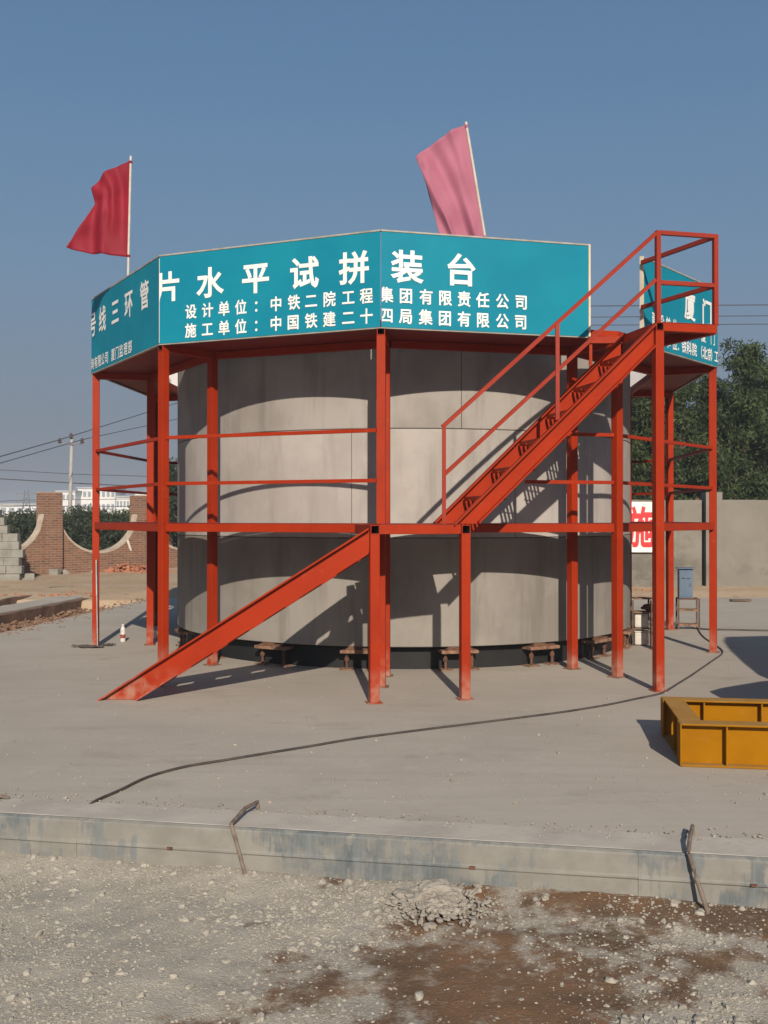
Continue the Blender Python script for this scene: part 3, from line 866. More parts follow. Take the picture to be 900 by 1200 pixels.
flag('faded pink flag on a leaning pale pole above the right front banner board', yf, pt, (pt[0] + sl_ * (3.6 - pt[1]), 3.6), (.01, .545),
     [xh(488, 185, yf), xh(493, 203, yf), xh(500, 227, yf), xh(510, 256, yf), xh(519, 284, yf)], FLAGPINK, .03, 1.2, 2.0, .1)

# ------------------------------------------------------------------ steel edge of the slab and the bent rods over it
CHL = 3.0285
kl = ['first length of cement-stained steel edging along the slab front, at the left end', 'cement-stained steel edging length in the middle of the slab front, under the left bent rod',
      'cement-stained steel edging length right of the middle, above the rubble lump', 'bluish steel edging length at the right end of the slab front']
s0s = [-7.25, -4.2, -1.15, 1.9, 4.95]
s0s = [-2.55, .48, 3.51]
kl = ['cement-stained steel edging length at the left end of the slab front', 'long cement-stained steel edging length in the middle of the slab front',
      'cement-stained steel edging length at the right end of the slab front']
for s0, lb in zip(s0s, kl):
    t = thing('steel_edging', lb, 'steel edging', kerb_pt(s0, 0, GZ), 0, 'steel edging along the slab front')
    rzk = math.atan2(kd.y, kd.x); t.rotation_euler = (0, 0, rzk)
    H = .236
    m = MB(); L = CHL; yy = [(-.002, .0), (-.012, .004), (-.012, .104), (-.019, .112), (-.019, .122), (-.012, .130), (-.012, .228), (-.006, H), (.012, H + .008), (.05, H + .009), (.05, H - .01), (.004, H - .01), (.004, 0)]
    nn = 24; vv = []; K = len(yy)
    for i in range(nn + 1):
        x = L * i / nn
        for k, (py_, pz_) in enumerate(yy):
            w = .004 * mnoise.noise(Vector((x * 2 + s0, k * .6, 2)))
            vv.append((x, py_ + w - .006, pz_))
    ff = [tuple(range(K)), tuple(nn * K + k for k in range(K - 1, -1, -1))]
    for i in range(nn):
        for k in range(K): ff.append((i * K + k, i * K + (k + 1) % K, (i + 1) * K + (k + 1) % K, (i + 1) * K + k))
    m.add(vv, ff).build('channel', CHANNEL, t)
    for x in (.55, 2.2): MB().box((x, -.029, .118), (.03, .014, .012)).build('lug', RUST, t)
def rod(label, pts, r=.011, parts=True):
    o0 = Vector(pts[0])
    fine = []
    for i in range(len(pts) - 1):
        for k in range(6): fine.append(Vector(pts[i]).lerp(Vector(pts[i + 1]), k / 6))
    fine.append(Vector(pts[-1]))
    o = MB().tube(fine, r, 8).build('bent_rod', RUST_ROD)
    return tag(o, label, 'rod', 'bent rods pinning the slab edging')
RUST_ROD = simple('rod_steel', (.20, .155, .12), (.11, .085, .07), 20, .8, .4, 60)
def kz(px, back, h):                                      # on the edging at px
    k = (px - 450) / FOC; p = kerb_pt(0, back); s = (k * p.y - p.x) / (kd.x - k * kd.y)
    return kerb_pt(s, back, h)
rod('bent steel rod hooked over the slab edging left of centre', [kz(303, .36, -.06), kz(302, .35, .045), kz(288, .17, .06), kz(271, -.035, .030), kz(277, -.06, -.05), kz(291, -.12, -.26), kz(293, -.13, -.36)])
rod('bent steel rod hooked over the slab edging at the right', [kz(812, .33, -.06), kz(811, .32, .05), kz(808, .10, .055), kz(806, -.035, .03), kz(812, -.06, -.05), kz(832, -.14, -.27), kz(835, -.15, -.36)])
rod('short bent steel rod end lying at the left end of the slab edging', [kz(-20, .22, .0), kz(-18, .2, .04), kz(2, .24, .03), kz(11, .27, .012)])

# rubble lump against the edging
def lump(name, label, cat, c, dims, mat, seed, sub=4, group=None):
    bm = bmesh.new(); bmesh.ops.create_icosphere(bm, subdivisions=sub, radius=1)
    for v in bm.verts:
        k = 1 + .35 * mnoise.noise(v.co * 1.3 + Vector((seed, 0, 0))) + .18 * mnoise.noise(v.co * 3.5 + Vector((0, seed, 0))) + .10 * mnoise.noise(v.co * 8)
        v.co = Vector((v.co.x * dims[0] * k, v.co.y * dims[1] * k, v.co.z * dims[2] * k))
    me = bpy.data.meshes.new(name); bm.to_mesh(me); bm.free(); me.materials.append(mat)
    o = bpy.data.objects.new(name, me); COL.objects.link(o); o.location = c
    return tag(o, label, cat, group)
p = spot(508, 1062, GZ)
lump('rubble_lump', 'pale lump of broken concrete heaped against the edging at centre', 'rubble', (p.x, p.y + .06, GZ + .0), (.17, .12, .09), RUBBLE, 3.3, 5)
items = []
for _ in range(900):
    a = random.uniform(0, 6.28); r = abs(random.gauss(0, .20))
    x, y = p.x + .04 + r * math.cos(a) * 1.15, p.y - .05 + r * math.sin(a) * .9
    if (Vector((x, y, 0)) - K0).dot(kn) > -.03: continue
    s = random.uniform(.004, .011) if random.random() < .88 else random.uniform(.012, .024); items.append((x, y, gravel_h(x, y) + max(0, .06 * (1 - r / .28)) + s * .2, s, random.randrange(99)))
tag(scatter(items, P2_, 'rubble_chips', RUBBLE), kind='stuff')

# ------------------------------------------------------------------ cables on the slab
CABLE = simple('black_cable', (.035, .030, .028), (.075, .06, .05), 5, .7)
def cable(label, pix, r=.011):
    pts = [spot(x, y, r * .9) for x, y in pix]; out = []
    for i in range(len(pts) - 1):
        p0, p1, p2, p3 = pts[max(i - 1, 0)], pts[i], pts[i + 1], pts[min(i + 2, len(pts) - 1)]
        for k in range(10):
            t = k / 10
            q = .5 * ((2 * p1) + (p2 - p0) * t + (2 * p0 - 5 * p1 + 4 * p2 - p3) * t * t + (3 * p1 - p0 - 3 * p2 + p3) * t ** 3)
            q.z = r * .9; q.x += .008 * mnoise.noise(q * 2.0); out.append(q)
    out.append(pts[-1])
    return tag(MB().tube(out, r, 8).build('cable', CABLE, smooth=True), label, 'cable', 'cables lying on the slab')
cable('long dark cable curving across the slab in front of both stairs',
      [(107, 942), (120, 935), (140, 926), (172, 911), (215, 899), (262, 891), (310, 883), (360, 875), (420, 865), (480, 857), (560, 847), (640, 837), (700, 828), (745, 819), (772, 813), (785, 807), (815, 788), (838, 772), (847, 765), (844, 760), (834, 753), (824, 746), (818, 738)], .0095)
cable('straight dark cable running from the blue cabinet stand to the right', [(812, 736), (830, 737.5), (860, 738), (905, 739), (1000, 740)], .013)

# ------------------------------------------------------------------ yellow steel frame
def m_yellow():
    t = NT('yellow_paint'); c = t.mix(t.ramp(t.noise(4, 5, .65), .35, .7), (.31, .132, .002), (.27, .112, .003))
    nz = t.n.new('ShaderNodeSeparateXYZ'); t.l.new(t.geo.outputs['True Normal'], nz.inputs[0])
    c = t.mix(t.math('MULTIPLY', t.ramp(t.noise(12, 5, .7), .6, .72), .5), c, (.36, .21, .08))
    dust = t.math('MULTIPLY', t.ramp(nz.outputs[2], .5, .95), t.ramp(t.noise(6, 5, .7), .1, .6))
    c = t.mix(t.math('MULTIPLY', dust, .6), c, (.36, .24, .10))                    # cement dust lying on the flat tops
    t.bump(t.noise(40, 4), .15, .004)
    return t.fin(c, .65, 0, .05)
YEL = m_yellow()
YF = spot(799, 898.7); YR = spot(775.6, 815.6, .293); YR.z = 0
yd = (YR - YF); YWD = yd.length; yd.normalize(); yx = Vector((yd.y, -yd.x, 0))
yt = thing('mould_frame', 'yellow steel box frame with stiffener plates lying on the slab at right', 'steel frame', YF, math.atan2(yx.y, yx.x))
def ibeam(x0, y0, x1, y1, H=.29, W=.15):
    m = MB(); dx, dy = x1 - x0, y1 - y0; L = math.hypot(dx, dy); ex = Vector((dx / L, dy / L, 0)); ey = Vector((-ex.y, ex.x, 0))
    c = Vector((x0, y0, 0)) + ex * L / 2
    rz = math.atan2(dy, dx)
    m.box(c + Vector((0, 0, H - .006)), (L, W, .012), rz); m.box(c + Vector((0, 0, .008)), (L, W, .012), rz); m.box(c + Vector((0, 0, H / 2)), (L, .010, H - .027), rz)
    return m, ex, ey, L, rz
YL = 2.6; Wf = .15
for nm, (x0, y0, x1, y1) in {'front': (0, Wf / 2, YL, Wf / 2), 'back': (0, YWD - Wf / 2, YL, YWD - Wf / 2), 'left': (Wf / 2, Wf + .003, Wf / 2, YWD - Wf - .003), 'right': (YL - Wf / 2, Wf + .003, YL - Wf / 2, YWD - Wf - .003)}.items():
    m, ex, ey, L, rz = ibeam(x0, y0, x1, y1)
    m.build('beam', YEL, yt, bevel=.003)
    k = .295; i = 0
    while k < L - .1:
        for sg in (-1, 1):
            c = Vector((x0, y0, .0)) + ex * k + ey * sg * .039 + Vector((0, 0, .145))
            MB().box(c, (.010, .064, .258), rz).build('stiffener', YEL, yt)
        k += .42
for y in (Wf / 2, YWD - Wf / 2):
    MB().box((-.005, y, .147), (.010, Wf, .282)).build('end_plate', YEL, yt, bevel=.002)

# ------------------------------------------------------------------ small things on the slab
RACK = simple('rusty_angle', (.13, .075, .05), (.07, .045, .035), 10, .85)
TUB = simple('white_tub', (.55, .52, .46), (.45, .42, .37), 6, .6)
BLUE = simple('blue_cabinet_paint', (.095, .145, .215), (.08, .12, .18), 4, .5)
c0 = spot(806, 737)
ct = thing('cabinet_stand', 'rusty two-shelf angle-iron stand under the blue electrical cabinet', 'stand', c0, R(-8))
for sx in (-.15, .15):
    for sy in (-.11, .11): MB().box((sx, sy, .235), (.022, .022, .466)).build('leg', RACK, ct)
for z in (.07, .29): MB().box((0, 0, z), (.272, .19, .025)).build('shelf', RUST_PALE, ct)
MB().box((0, -.11, .458), (.276, .02, .02)).box((0, .11, .458), (.276, .02, .02)).box((-.13, 0, .458), (.02, .19, .02)).box((.13, 0, .458), (.02, .19, .02)).build('top_frame', RACK, ct)
cb = thing('electrical_cabinet', 'small blue electrical cabinet standing on the rusty angle-iron stand', 'cabinet', c0 + Vector((-.04, 0, .472)), R(-8))
MB().box((0, 0, .22), (.20, .17, .44)).build('body', BLUE, cb, bevel=.004)
MB().box((0, -.012, .448), (.25, .225, .014)).build('roof', BLUE, cb)
MB().box((0, -.089, .21), (.178, .006, .36)).build('door', BLUE, cb)
MB().box((.06, -.095, .2), (.012, .008, .05)).build('handle', RACK, cb)
MB().box((-.04, -.0935, .30), (.05, .002, .012)).box((.035, -.0935, .297), (.05, .002, .010)).build('label_marks', INSIDE, cb)
r0 = spot(751, 756)
rk = thing('tub_rack', 'rusty steel rack with a shelf, standing right of the ring behind the landing post', 'rack', r0, R(-6))
for sx in (-.115, .115):
    for sy in (-.1, .1): MB().box((sx, sy, .30), (.02, .02, .595)).build('leg', RACK, rk)
for z, w in ((.225, .21), (.44, .33), (.62, .30)): MB().box((.0 if w < .3 else .05, 0, z), (w, .18 if w < .3 else .24, .014)).build('shelf', RUST_PALE, rk)
for z, lb in ((.009, 'dirty white tub on the slab inside the rusty rack'), (.236, 'dirty white tub on the lower shelf of the rusty rack')):
    t = thing('tub', lb, 'tub', r0 + Vector((-.002, 0, z)), R(-6), 'white tubs in the rusty rack')
    MB().box((0, 0, .085), (.175, .15, .17)).build('body', TUB, t, bevel=.018)
    MB().box((0, 0, .178), (.185, .16, .014)).build('rim', TUB, t, bevel=.004)
lump('scrap_iron', 'rusty lump of scrap iron on top of the rusty rack', 'scrap', r0 + Vector((.10, 0, .50)), (.09, .07, .05), RUST, 2.2, 3)
# spray can
c0 = spot(144, 752)
sc_ = thing('spray_can', 'small white and red spray can standing on the slab at left', 'spray can', c0)
CANW = simple('can_white', (.62, .58, .55), (.5, .46, .43), 30, .4); CANR = simple('can_red', (.30, .06, .045), (.22, .05, .04), 30, .4)
MB().lathe([(.030, 0), (.034, .006), (.034, .12), (.034, .17)], (0, 0, 0), 16).build('body', CANW, sc_)
MB().lathe([(.0345, .05), (.0345, .10)], (0, 0, 0), 16).build('red_band', CANR, sc_)
MB().lathe([(.033, .171), (.026, .195), (.018, .198), (.018, .235), (.014, .238)], (0, 0, 0), 16).build('cap', CANW, sc_)
# metal strip leaning on the left post, torn scraps at its foot
STRIP = simple('galvanised_strip', (.42, .42, .42), (.3, .3, .3), 8, .5, metal=.3)
f_, h_ = at(114.6, 757, 13.04), at(113.2, 656, 13.09)
st_ = MB().bar(f_, f_.lerp(h_, .58), .010, .030).bar(f_.lerp(h_, .585), h_, .014, .045)
tag(st_.build('metal_strip', STRIP), 'grey galvanised metal strip leaning upright against the leftmost red post', 'metal strip')
SCRAP = simple('torn_sacking', (.10, .085, .07), (.045, .038, .032), 12, .95)
def scrap(label, c, L, W, rz, seed):
    m = MB(); nx_, ny_ = 14, 5; vv = []
    for j in range(ny_ + 1):
        for i in range(nx_ + 1):
            u, v = i / nx_ - .5, j / ny_ - .5
            x = u * L; y = v * W * (1 - 1.1 * abs(u)) + .05 * mnoise.noise(Vector((u * 6, seed, v)))
            vv.append((x, y, .012 + .03 * abs(mnoise.noise(Vector((u * 5, v * 4, seed))))))
    ff = [(j * (nx_ + 1) + i, j * (nx_ + 1) + i + 1, (j + 1) * (nx_ + 1) + i + 1, (j + 1) * (nx_ + 1) + i) for j in range(ny_) for i in range(nx_)]
    o = m.add(vv, ff).build('scrap', SCRAP, loc=c, rz=rz); s = o.modifiers.new('th', 'SOLIDIFY'); s.thickness = .01
    return tag(o, label, 'scrap', 'torn scraps by the left post')
scrap('larger torn dark scrap lying at the foot of the leftmost red post', spot(103, 759), .42, .16, R(-6), 1.0)
scrap('smaller torn dark scrap just right of the leftmost post foot', spot(126, 757), .2, .12, R(20), 4.0)
lump('plaster_lump', 'small white plaster lump on the slab beside the left inner post', 'plaster lump', spot(181, 748) + Vector((0, 0, .04)), (.035, .03, .07), TUB, 1.1, 3)

# ------------------------------------------------------------------ rear right: rendered wall, red and white sign
WY = 23.6
def wallpiece(x0, x1, h, name, label, d0=0.0, th=.22):
    m = MB(); nn = max(2, int((x1 - x0) / .3)); pts = []
    vv = []
    for i in range(nn + 1):
        x = x0 + (x1 - x0) * i / nn; e = .02 * mnoise.noise(Vector((x * 1.3, h, 0)))
        for (y, z) in ((WY + d0, -.3), (WY + d0, h + e), (WY + d0 + th, h + e), (WY + d0 + th, -.3)): vv.append((x, y, z))
    ff = [(0, 1, 2, 3), tuple(nn * 4 + k for k in (3, 2, 1, 0))]
    for i in range(nn):
        for k in range(3): ff.append((i * 4 + k, i * 4 + k + 1, (i + 1) * 4 + k + 1, (i + 1) * 4 + k))
    return tag(m.add(vv, ff).build(name, WALL), label, 'wall', 'grey rendered boundary wall')
wallpiece(-3.0, 7.43, 2.10, 'boundary_wall', 'grey rendered wall section behind the ring, carrying the red and white sign')
wallpiece(7.50, 7.88, 2.28, 'wall_pier', 'taller pale wall pier between the two grey wall sections', -.10, .4)
wallpiece(7.885, 34, 2.10, 'boundary_wall', 'grey stained rendered wall section running to the right edge')
tag(MB().box((2.19, WY - .05, .0), (10.35, .1, .5)).build('wall_plinth', WALL), 'low grey plinth at the foot of the wall section behind the ring', 'plinth')
for (x0, x1) in ((7.435, 7.495),):
    tag(MB().box(((x0 + x1) / 2, WY + .34, 1.0), (x1 - x0 + .1, .03, 2.3)).build('gap_shade_back', RUST), 'dark backing board added for the shade in the slot left of the wall pier', 'board')  # dark sheet added behind the slot to stand in for its shade
sg_c = at(742, 617.5, WY - .06)
SGN = thing('sign_board', 'white sign with red character 施 on the grey wall right of the ring', 'sign', sg_c)
MB().box((0, 0, 0), (1.02, .03, 1.17)).build('panel', simple('sign_white', (.78, .77, .74), (.70, .69, .66), 2, .6), SGN)
MB().box((0, .0, .59), (1.04, .04, .012)).build('top_frame', GREYFRAME, SGN); MB().box((0, 0, -.59), (1.04, .04, .012)).build('bottom_frame', GREYFRAME, SGN)
gv_, gf_ = glyph('施', .03)
cx_ = at(751, 617, WY - .06).x - sg_c.x
MB().add([((v[0] - .5) * .62 + cx_, -.019 - v[2] * .02, (v[1] - .38) * .98) for v in gv_], gf_).build('lettering', simple('sign_red', (.56, .02, .025), rough=.6), SGN, fix=False)

# ------------------------------------------------------------------ trees
def leaf_mesh(centers, radii, per, size, droop, seed, name, mat, parent):
    r = np.random.default_rng(seed); V = []
    for c, rad, nper in zip(centers, radii, per):
        d = r.normal(size=(nper, 3)); d /= np.linalg.norm(d, axis=1)[:, None]
        p = np.array(c) + d * (r.random(nper) ** .45)[:, None] * np.array((rad, rad, rad * .85))
        ax = d * .6 + r.normal(size=(nper, 3)) * .7 + np.array((0, 0, -droop)); ax /= np.linalg.norm(ax, axis=1)[:, None]
        sd_ = np.cross(ax, r.normal(size=(nper, 3))); sd_ /= np.linalg.norm(sd_, axis=1)[:, None]
        L = size * (.6 + .9 * r.random(nper))[:, None]; W = L * (.36 + .25 * r.random(nper))[:, None]
        V.append(np.stack([p - sd_ * W * .5, p + ax * L * .5 - sd_ * W * .1, p + ax * L, p + sd_ * W * .5 + ax * L * .35], 1).reshape(-1, 3))
    V = np.concatenate(V); n_ = len(V) // 4
    me = bpy.data.meshes.new(name); me.vertices.add(len(V)); me.vertices.foreach_set('co', V.astype('f').ravel())
    me.loops.add(n_ * 4); me.loops.foreach_set('vertex_index', np.arange(n_ * 4)); me.polygons.add(n_)
    me.polygons.foreach_set('loop_start', np.arange(n_) * 4); me.polygons.foreach_set('loop_total', np.full(n_, 4)); me.update(); me.validate()
    me.materials.append(mat)
    o = bpy.data.objects.new(name, me); COL.objects.link(o); o.parent = parent
    return o
def tall_tree(label, group, H, rad, seed, mat, low=.12, dens=1.0, size=.125):
    t = thing('broadleaf_tree', label, 'tree', (0, 0, 0), 0, group)
    rr = random.Random(seed)
    trunk = MB(); lean = (rr.uniform(-.3, .3), rr.uniform(-.3, .3))
    tp = [(lean[0] * (k / 6) ** 1.5, lean[1] * (k / 6), H * .93 * k / 6) for k in range(7)]
    trunk.tube([Vector(p) for p in tp], [.16 * (1 - .85 * k / 6) for k in range(7)], 8)
    cs, rs, ps = [], [], []
    nb = int(46 * dens)
    for b in range(nb):
        f = low + (1 - low) * ((b + rr.random()) / nb)
        prof = math.sin(math.pi * min(1, .16 + .84 * (1 - f)) ** .8) if f > .35 else .75 + .25 * f / .35
        prof = 1.25 * (1 - f) ** .85 if f > .4 else .78 + .1 * math.sin(f * 9)
        L = rad * prof * rr.uniform(.65, 1.15); a = rr.uniform(0, 6.28)
        z0 = H * f * .93; q = f * 6; k = min(int(q), 5); base = Vector(tp[k]).lerp(Vector(tp[k + 1]), q - k)
        tip = base + Vector((math.cos(a) * L, math.sin(a) * L, L * rr.uniform(.15, .6)))
        trunk.tube([base, base.lerp(tip, .5) + Vector((0, 0, -.05)), tip], [.045 * (1 - f) + .02, .02, .008], 5)
        for e in range(rr.choice((3, 4, 4, 5))):
            w = rr.uniform(.35, 1.08); c = base.lerp(tip, w) + Vector((rr.gauss(0, .22), rr.gauss(0, .22), rr.gauss(0, .2)))
            s = rr.uniform(.24, .5) * (1 - .35 * f)
            cs.append(c[:]); rs.append(s); ps.append(int(170 * s / .4))
    trunk.build('trunk', BARK, t)
    leaf_mesh(cs, rs, ps, size, .75, seed, 'crown', mat, t)
    return t
G1 = 'dark trees beyond the grey wall'
protoA = tall_tree('tallest dark green tree beyond the wall at the right, its pointed top against the sky', G1, 7.0, 1.75, 11, LEAF)
protoB = tall_tree('dark tree beyond the wall right of the taller one, cut by the right edge', G1, 6.6, 1.8, 12, LEAF2)
protoC = tall_tree('dense dark tree beyond the wall seen between the right platform posts', G1, 6.5, 2.0, 13, LEAF, .06, 1.1)
def place(o, px, y, rz, s=1.0, base=-.1):
    o.location = ((px - 450) / FOC * y, y, base); o.rotation_euler = (0, 0, rz); o.scale = (s, s, s)
place(protoA, 872, 28.6, .4, 1.0); place(protoB, 915, 29.3, 2.0, 1.0); place(protoC, 800, 28.2, 1.0, .98)
for src, px, y, rz, s, lb in ((protoB, 756, 28.4, 4.0, .98, 'dark tree beyond the wall directly above the red and white sign'),
                              (protoA, 832, 30.4, 2.2, .90, 'dark tree beyond the wall just right of the rightmost red post'),
                              (protoC, 712, 29.5, 3.0, .95, 'dark tree beyond the wall mostly hidden behind the ring'),
                              (protoC, 776, 31.5, 5.1, 1.02, 'dark tree set back beyond the wall behind the landing posts'),
                              (protoC, 893, 32.5, .3, .94, 'dark tree set back behind the tallest tree at right'),
                              (protoA, 848, 32.8, 4.1, .88, 'dark tree set back in the dip left of the tallest tree'),
                              (protoA, 955, 30.0, 1.3, 1.0, 'dark tree beyond the wall just outside the right edge'),
                              (protoC, 1010, 29.4, 2.3, 1.0, 'dark tree beyond the wall further outside the right edge')):
    o = dup(src, label=lb); place(o, px, y, rz, s)
# low dark hedge trees and a little fir beyond the brick wall
G2 = 'bushy trees beyond the brick wall'
def bush(label, H, rad, seed, mat):
    t = thing('bushy_tree', label, 'tree', (0, 0, 0), 0, G2); rr = random.Random(seed)
    tr_ = MB(); cs, rs, ps = [], [], []
    for k in range(5):
        a = rr.uniform(0, 6.28); tip = Vector((math.cos(a) * rad * .6, math.sin(a) * rad * .6, H * .7)); tr_.tube([(0, 0, 0), tip * .5, tip], [.09, .05, .02], 6)
    for k in range(90):
        a = rr.uniform(0, 6.28); q = rr.random() ** .5; f = rr.random()
        cs.append((math.cos(a) * rad * q * (1 - .5 * f * f), math.sin(a) * rad * q * (1 - .5 * f * f), H * (.08 + .86 * f))); s = rr.uniform(.3, .55); rs.append(s); ps.append(int(95 * s / .4))
    tr_.build('trunk', BARK, t); leaf_mesh(cs, rs, ps, .16, .2, seed, 'crown', mat, t)
    return t
b0 = bush('dark bushy tree beyond the brick wall, just left of the utility pole foot', 1.95, 1.9, 31, LEAF3)
b1 = bush('bushy tree beyond the brick wall in the dip between the two brick pillars', 2.05, 2.0, 32, LEAF3)
place(b0, 30, 41, .0, .97); place(b1, 92, 41, 1.0, 1.0)
for src, px, y, rz, s, lb in ((b0, 136, 42, 2.2, 1.0, 'bushy tree beyond the brick wall, beside the small fir'), (b1, 178, 43, 4, 1.0, 'bushy tree beyond the second brick pillar'),
                   (b0, 112, 47, 3, .95, 'bushy tree set back behind the dip in the brick wall'),
                              (b1, -15, 44, 2, 1.0, 'bushy tree beyond the stacked grey blocks'), (b0, 62, 46, 1, 1.0, 'bushy tree hidden behind the first brick pillar')):
    o = dup(src, label=lb); place(o, px, y, rz, s)
sap = tall_tree('thin sparse young tree beyond the brick wall beside the left side of the ring', G2, 4.1, .75, 51, LEAF3, .3, .42)
place(sap, 199, 38, .5)
fir = thing('small_fir', 'small dark layered fir tree rising beyond the brick wall near the second pillar', 'tree', ((154 - 450) / FOC * 40, 40, -.1)); fir.scale = (.56, .56, .56)
MB().tube([(0, 0, 0), (0, 0, 4.1)], [.09, .012], 7).build('trunk', BARK, fir)
cs, rs, ps = [], [], []
for k in range(11):
    z = .9 + 3.1 * k / 10; rr_ = .85 * (1 - k / 11.5)
    for q in range(7):
        a = q * .9 + k; cs.append((rr_ * .7 * math.cos(a), rr_ * .7 * math.sin(a), z - .08)); rs.append(.08 + rr_ * .28); ps.append(22)
leaf_mesh(cs, rs, ps, .16, .05, 77, 'crown', LEAF, fir)

# ------------------------------------------------------------------ rear left: scalloped brick wall, pillars, block stack
BA, BBp = Vector(((58 - 450) / FOC * 29, 29, 0)), Vector(((166 - 450) / FOC * 31.5, 31.5, 0))
bd = (BBp - BA).normalized(); BLn = (BBp - BA).length; brz = math.atan2(bd.y, bd.x)
PWD = .52
def brick_pillar(s, h, label):
    t = thing('brick_pillar', label, 'pillar', BA + bd * s + Vector((0, 0, -.2)), brz, 'brick pillars of the scalloped wall')
    MB().box((0, 0, (h + .2) / 2), (PWD, PWD, h + .2)).build('shaft', BRICK, t)
    MB().box((0, 0, h + .2 + .012), (PWD - .02, PWD - .02, .02)).build('cap', COPING, t)
brick_pillar(0, 2.40, 'taller square brick pillar of the scalloped wall, nearest the stacked grey blocks')
brick_pillar(BLn, 2.36, 'square brick pillar of the scalloped wall, partly behind the left red posts')
def scallop(s0, s1, label, hs=1.72, hd=.62):
    t = thing('brick_wall', label, 'brick wall', BA + bd * s0 + Vector((0, 0, -.2)), brz, 'scalloped brick wall bays')
    L = s1 - s0; n_ = 28; pts = []
    for i in range(n_ + 1):
        u = i / n_; q = abs(2 * u - 1); pts.append((L * u, hd + (hs - hd) * (1 - math.sqrt(max(0, 1 - q ** 2.2))) * .85 + (hs - hd) * .15 * q ** 2 + .2))
    m = MB(); th = .24; vv = [];
    for x, z in pts: vv += [(x, -th / 2, 0), (x, -th / 2, z), (x, th / 2, z), (x, th / 2, 0)]
    ff = [(0, 1, 2, 3), tuple(n_ * 4 + k for k in (3, 2, 1, 0))]
    for i in range(n_):
        for k in range(3): ff.append((i * 4 + k, i * 4 + k + 1, (i + 1) * 4 + k + 1, (i + 1) * 4 + k))
    m.add(vv, ff).build('wall', BRICK, t)
    c = MB(); vv = []
    for x, z in pts: vv += [(x, -th / 2 - .015, z + .002), (x, -th / 2 - .015, z + .075), (x, th / 2 + .015, z + .075), (x, th / 2 + .015, z + .002)]
    ff = [(0, 1, 2, 3), tuple(n_ * 4 + k for k in (3, 2, 1, 0))]
    for i in range(n_):
        for k in range(4): ff.append((i * 4 + k, i * 4 + (k + 1) % 4, (i + 1) * 4 + (k + 1) % 4, (i + 1) * 4 + k))
    c.add(vv, ff).build('coping', COPING, t)
scallop(PWD / 2 + .004, BLn - PWD / 2 - .004, 'scalloped brick wall bay dipping between the two brick pillars')
scallop(-BLn + PWD / 2, -PWD / 2 - .004, 'scalloped brick wall bay left of the first pillar, behind the grey blocks')
scallop(BLn + PWD / 2 + .004, 2 * BLn - PWD / 2, 'scalloped brick wall bay right of the second pillar, running behind the ring')
# stacked grey blocks
bw, bh, bdp = .40, .205, .20
ref = None; cnt = 0
b_org = Vector(((24 - 450) / FOC * 26.2, 26.2, 0))
prof_rows = [(0, 4.6), (0, 4.4), (.0, 4.2), (.02, 4.0), (.0, 4.0), (-.12, 4.0), (-.32, 4.0), (-.45, 3.5), (-.5, 2.5)]
rown = ['bottom', 'second', 'third', 'fourth', 'fifth', 'sixth', 'seventh', 'eighth', 'topmost']
rb = random.Random(5)
for r_, (off, cntb) in enumerate(prof_rows):
    x = b_org.x + off + (bw / 2 if r_ % 2 else 0) * .35
    for k in range(int(cntb)):
        m_lab = f"grey cement block in the {rown[r_]} course of the stack, {['at its right end', 'second from the right end', 'third from the right end', 'fourth from the right end'][min(k, 3)]}"
        loc = (x - bw / 2 - k * (bw + .008) + rb.uniform(-.01, .01), b_org.y + rb.uniform(-.02, .03), .03 + r_ * (bh + .003))
        if ref is None:
            ref = tag(MB().box((0, 0, bh / 2), (bw, bdp, bh)).build('cement_block', BLOCK, bevel=.008), m_lab, 'block', 'grey blocks in the stack'); o = ref
        else:
            o = ref.copy(); COL.objects.link(o); o['label'] = m_lab
        o.location = loc; o.rotation_euler = (0, 0, rb.uniform(-.04, .04))
for px, py, rz, lb in ((31, 682, .3, 'single grey cement block lying on the dirt right of the block stack'), (62, 676, -.2, 'single grey cement block lying at the foot of the first brick pillar')):
    o = ref.copy(); COL.objects.link(o); o['label'] = lb; p = spot(px, py); o.location = (p.x, p.y, .02); o.rotation_euler = (0, 0, rz)
for px, py, d_, lb, sd_ in ((74, 675, .17, 'broken pale concrete chunk right of the block at the pillar foot', 1), (83, 672, .13, 'smaller broken pale chunk furthest right by the pillar foot', 2)):
    p = spot(px, py); lump('concrete_chunk', lb, 'rubble', (p.x, p.y, .08), (d_, d_ * .8, d_ * .7), RUBBLE, sd_ * 4.4, 2, 'pale chunks by the brick pillar')
BRUB = simple('brick_rubble', (.40, .16, .085), (.27, .11, .065), 6, .95, .5, 30)
p = spot(150, 672); items = []
for _ in range(500):
    x, y = p.x + random.gauss(0, .75), p.y + random.gauss(0, .35); hh = .28 * math.exp(-((x - p.x) / .8) ** 2 - ((y - p.y) / .4) ** 2)
    items.append((x, y, .03 + hh * random.random(), random.uniform(.03, .09), random.randrange(99)))
for _ in range(700):                                              # brick bits strewn along the foot of the rear wall
    items.append((random.uniform(3, 16), WY - .3 - abs(random.gauss(0, .5)), .03, random.uniform(.015, .06), random.randrange(99)))
for _ in range(500):
    q = spot(random.uniform(-20, 110), random.uniform(675, 700)); items.append((q.x, q.y, .03, random.uniform(.015, .05), random.randrange(99)))
tag(scatter(items, P1_, 'brick_rubble', BRUB), kind='stuff')
PIPE = simple('white_pipe', (.66, .62, .56), (.55, .5, .44), 6, .5)
a, b = spot(168, 669), at(152, 633, 31.0)
tag(MB().tube([a + Vector((0, -.3, .05)), a.lerp(b, .35) + Vector((-.08, -.2, -.05)), b + Vector((0, -.25, 0))], .035, 8).build('plastic_pipe', PIPE, smooth=True), 'white plastic pipe leaning against the brick wall near the second pillar', 'pipe')
a, b = spot(97, 665), spot(111, 675)
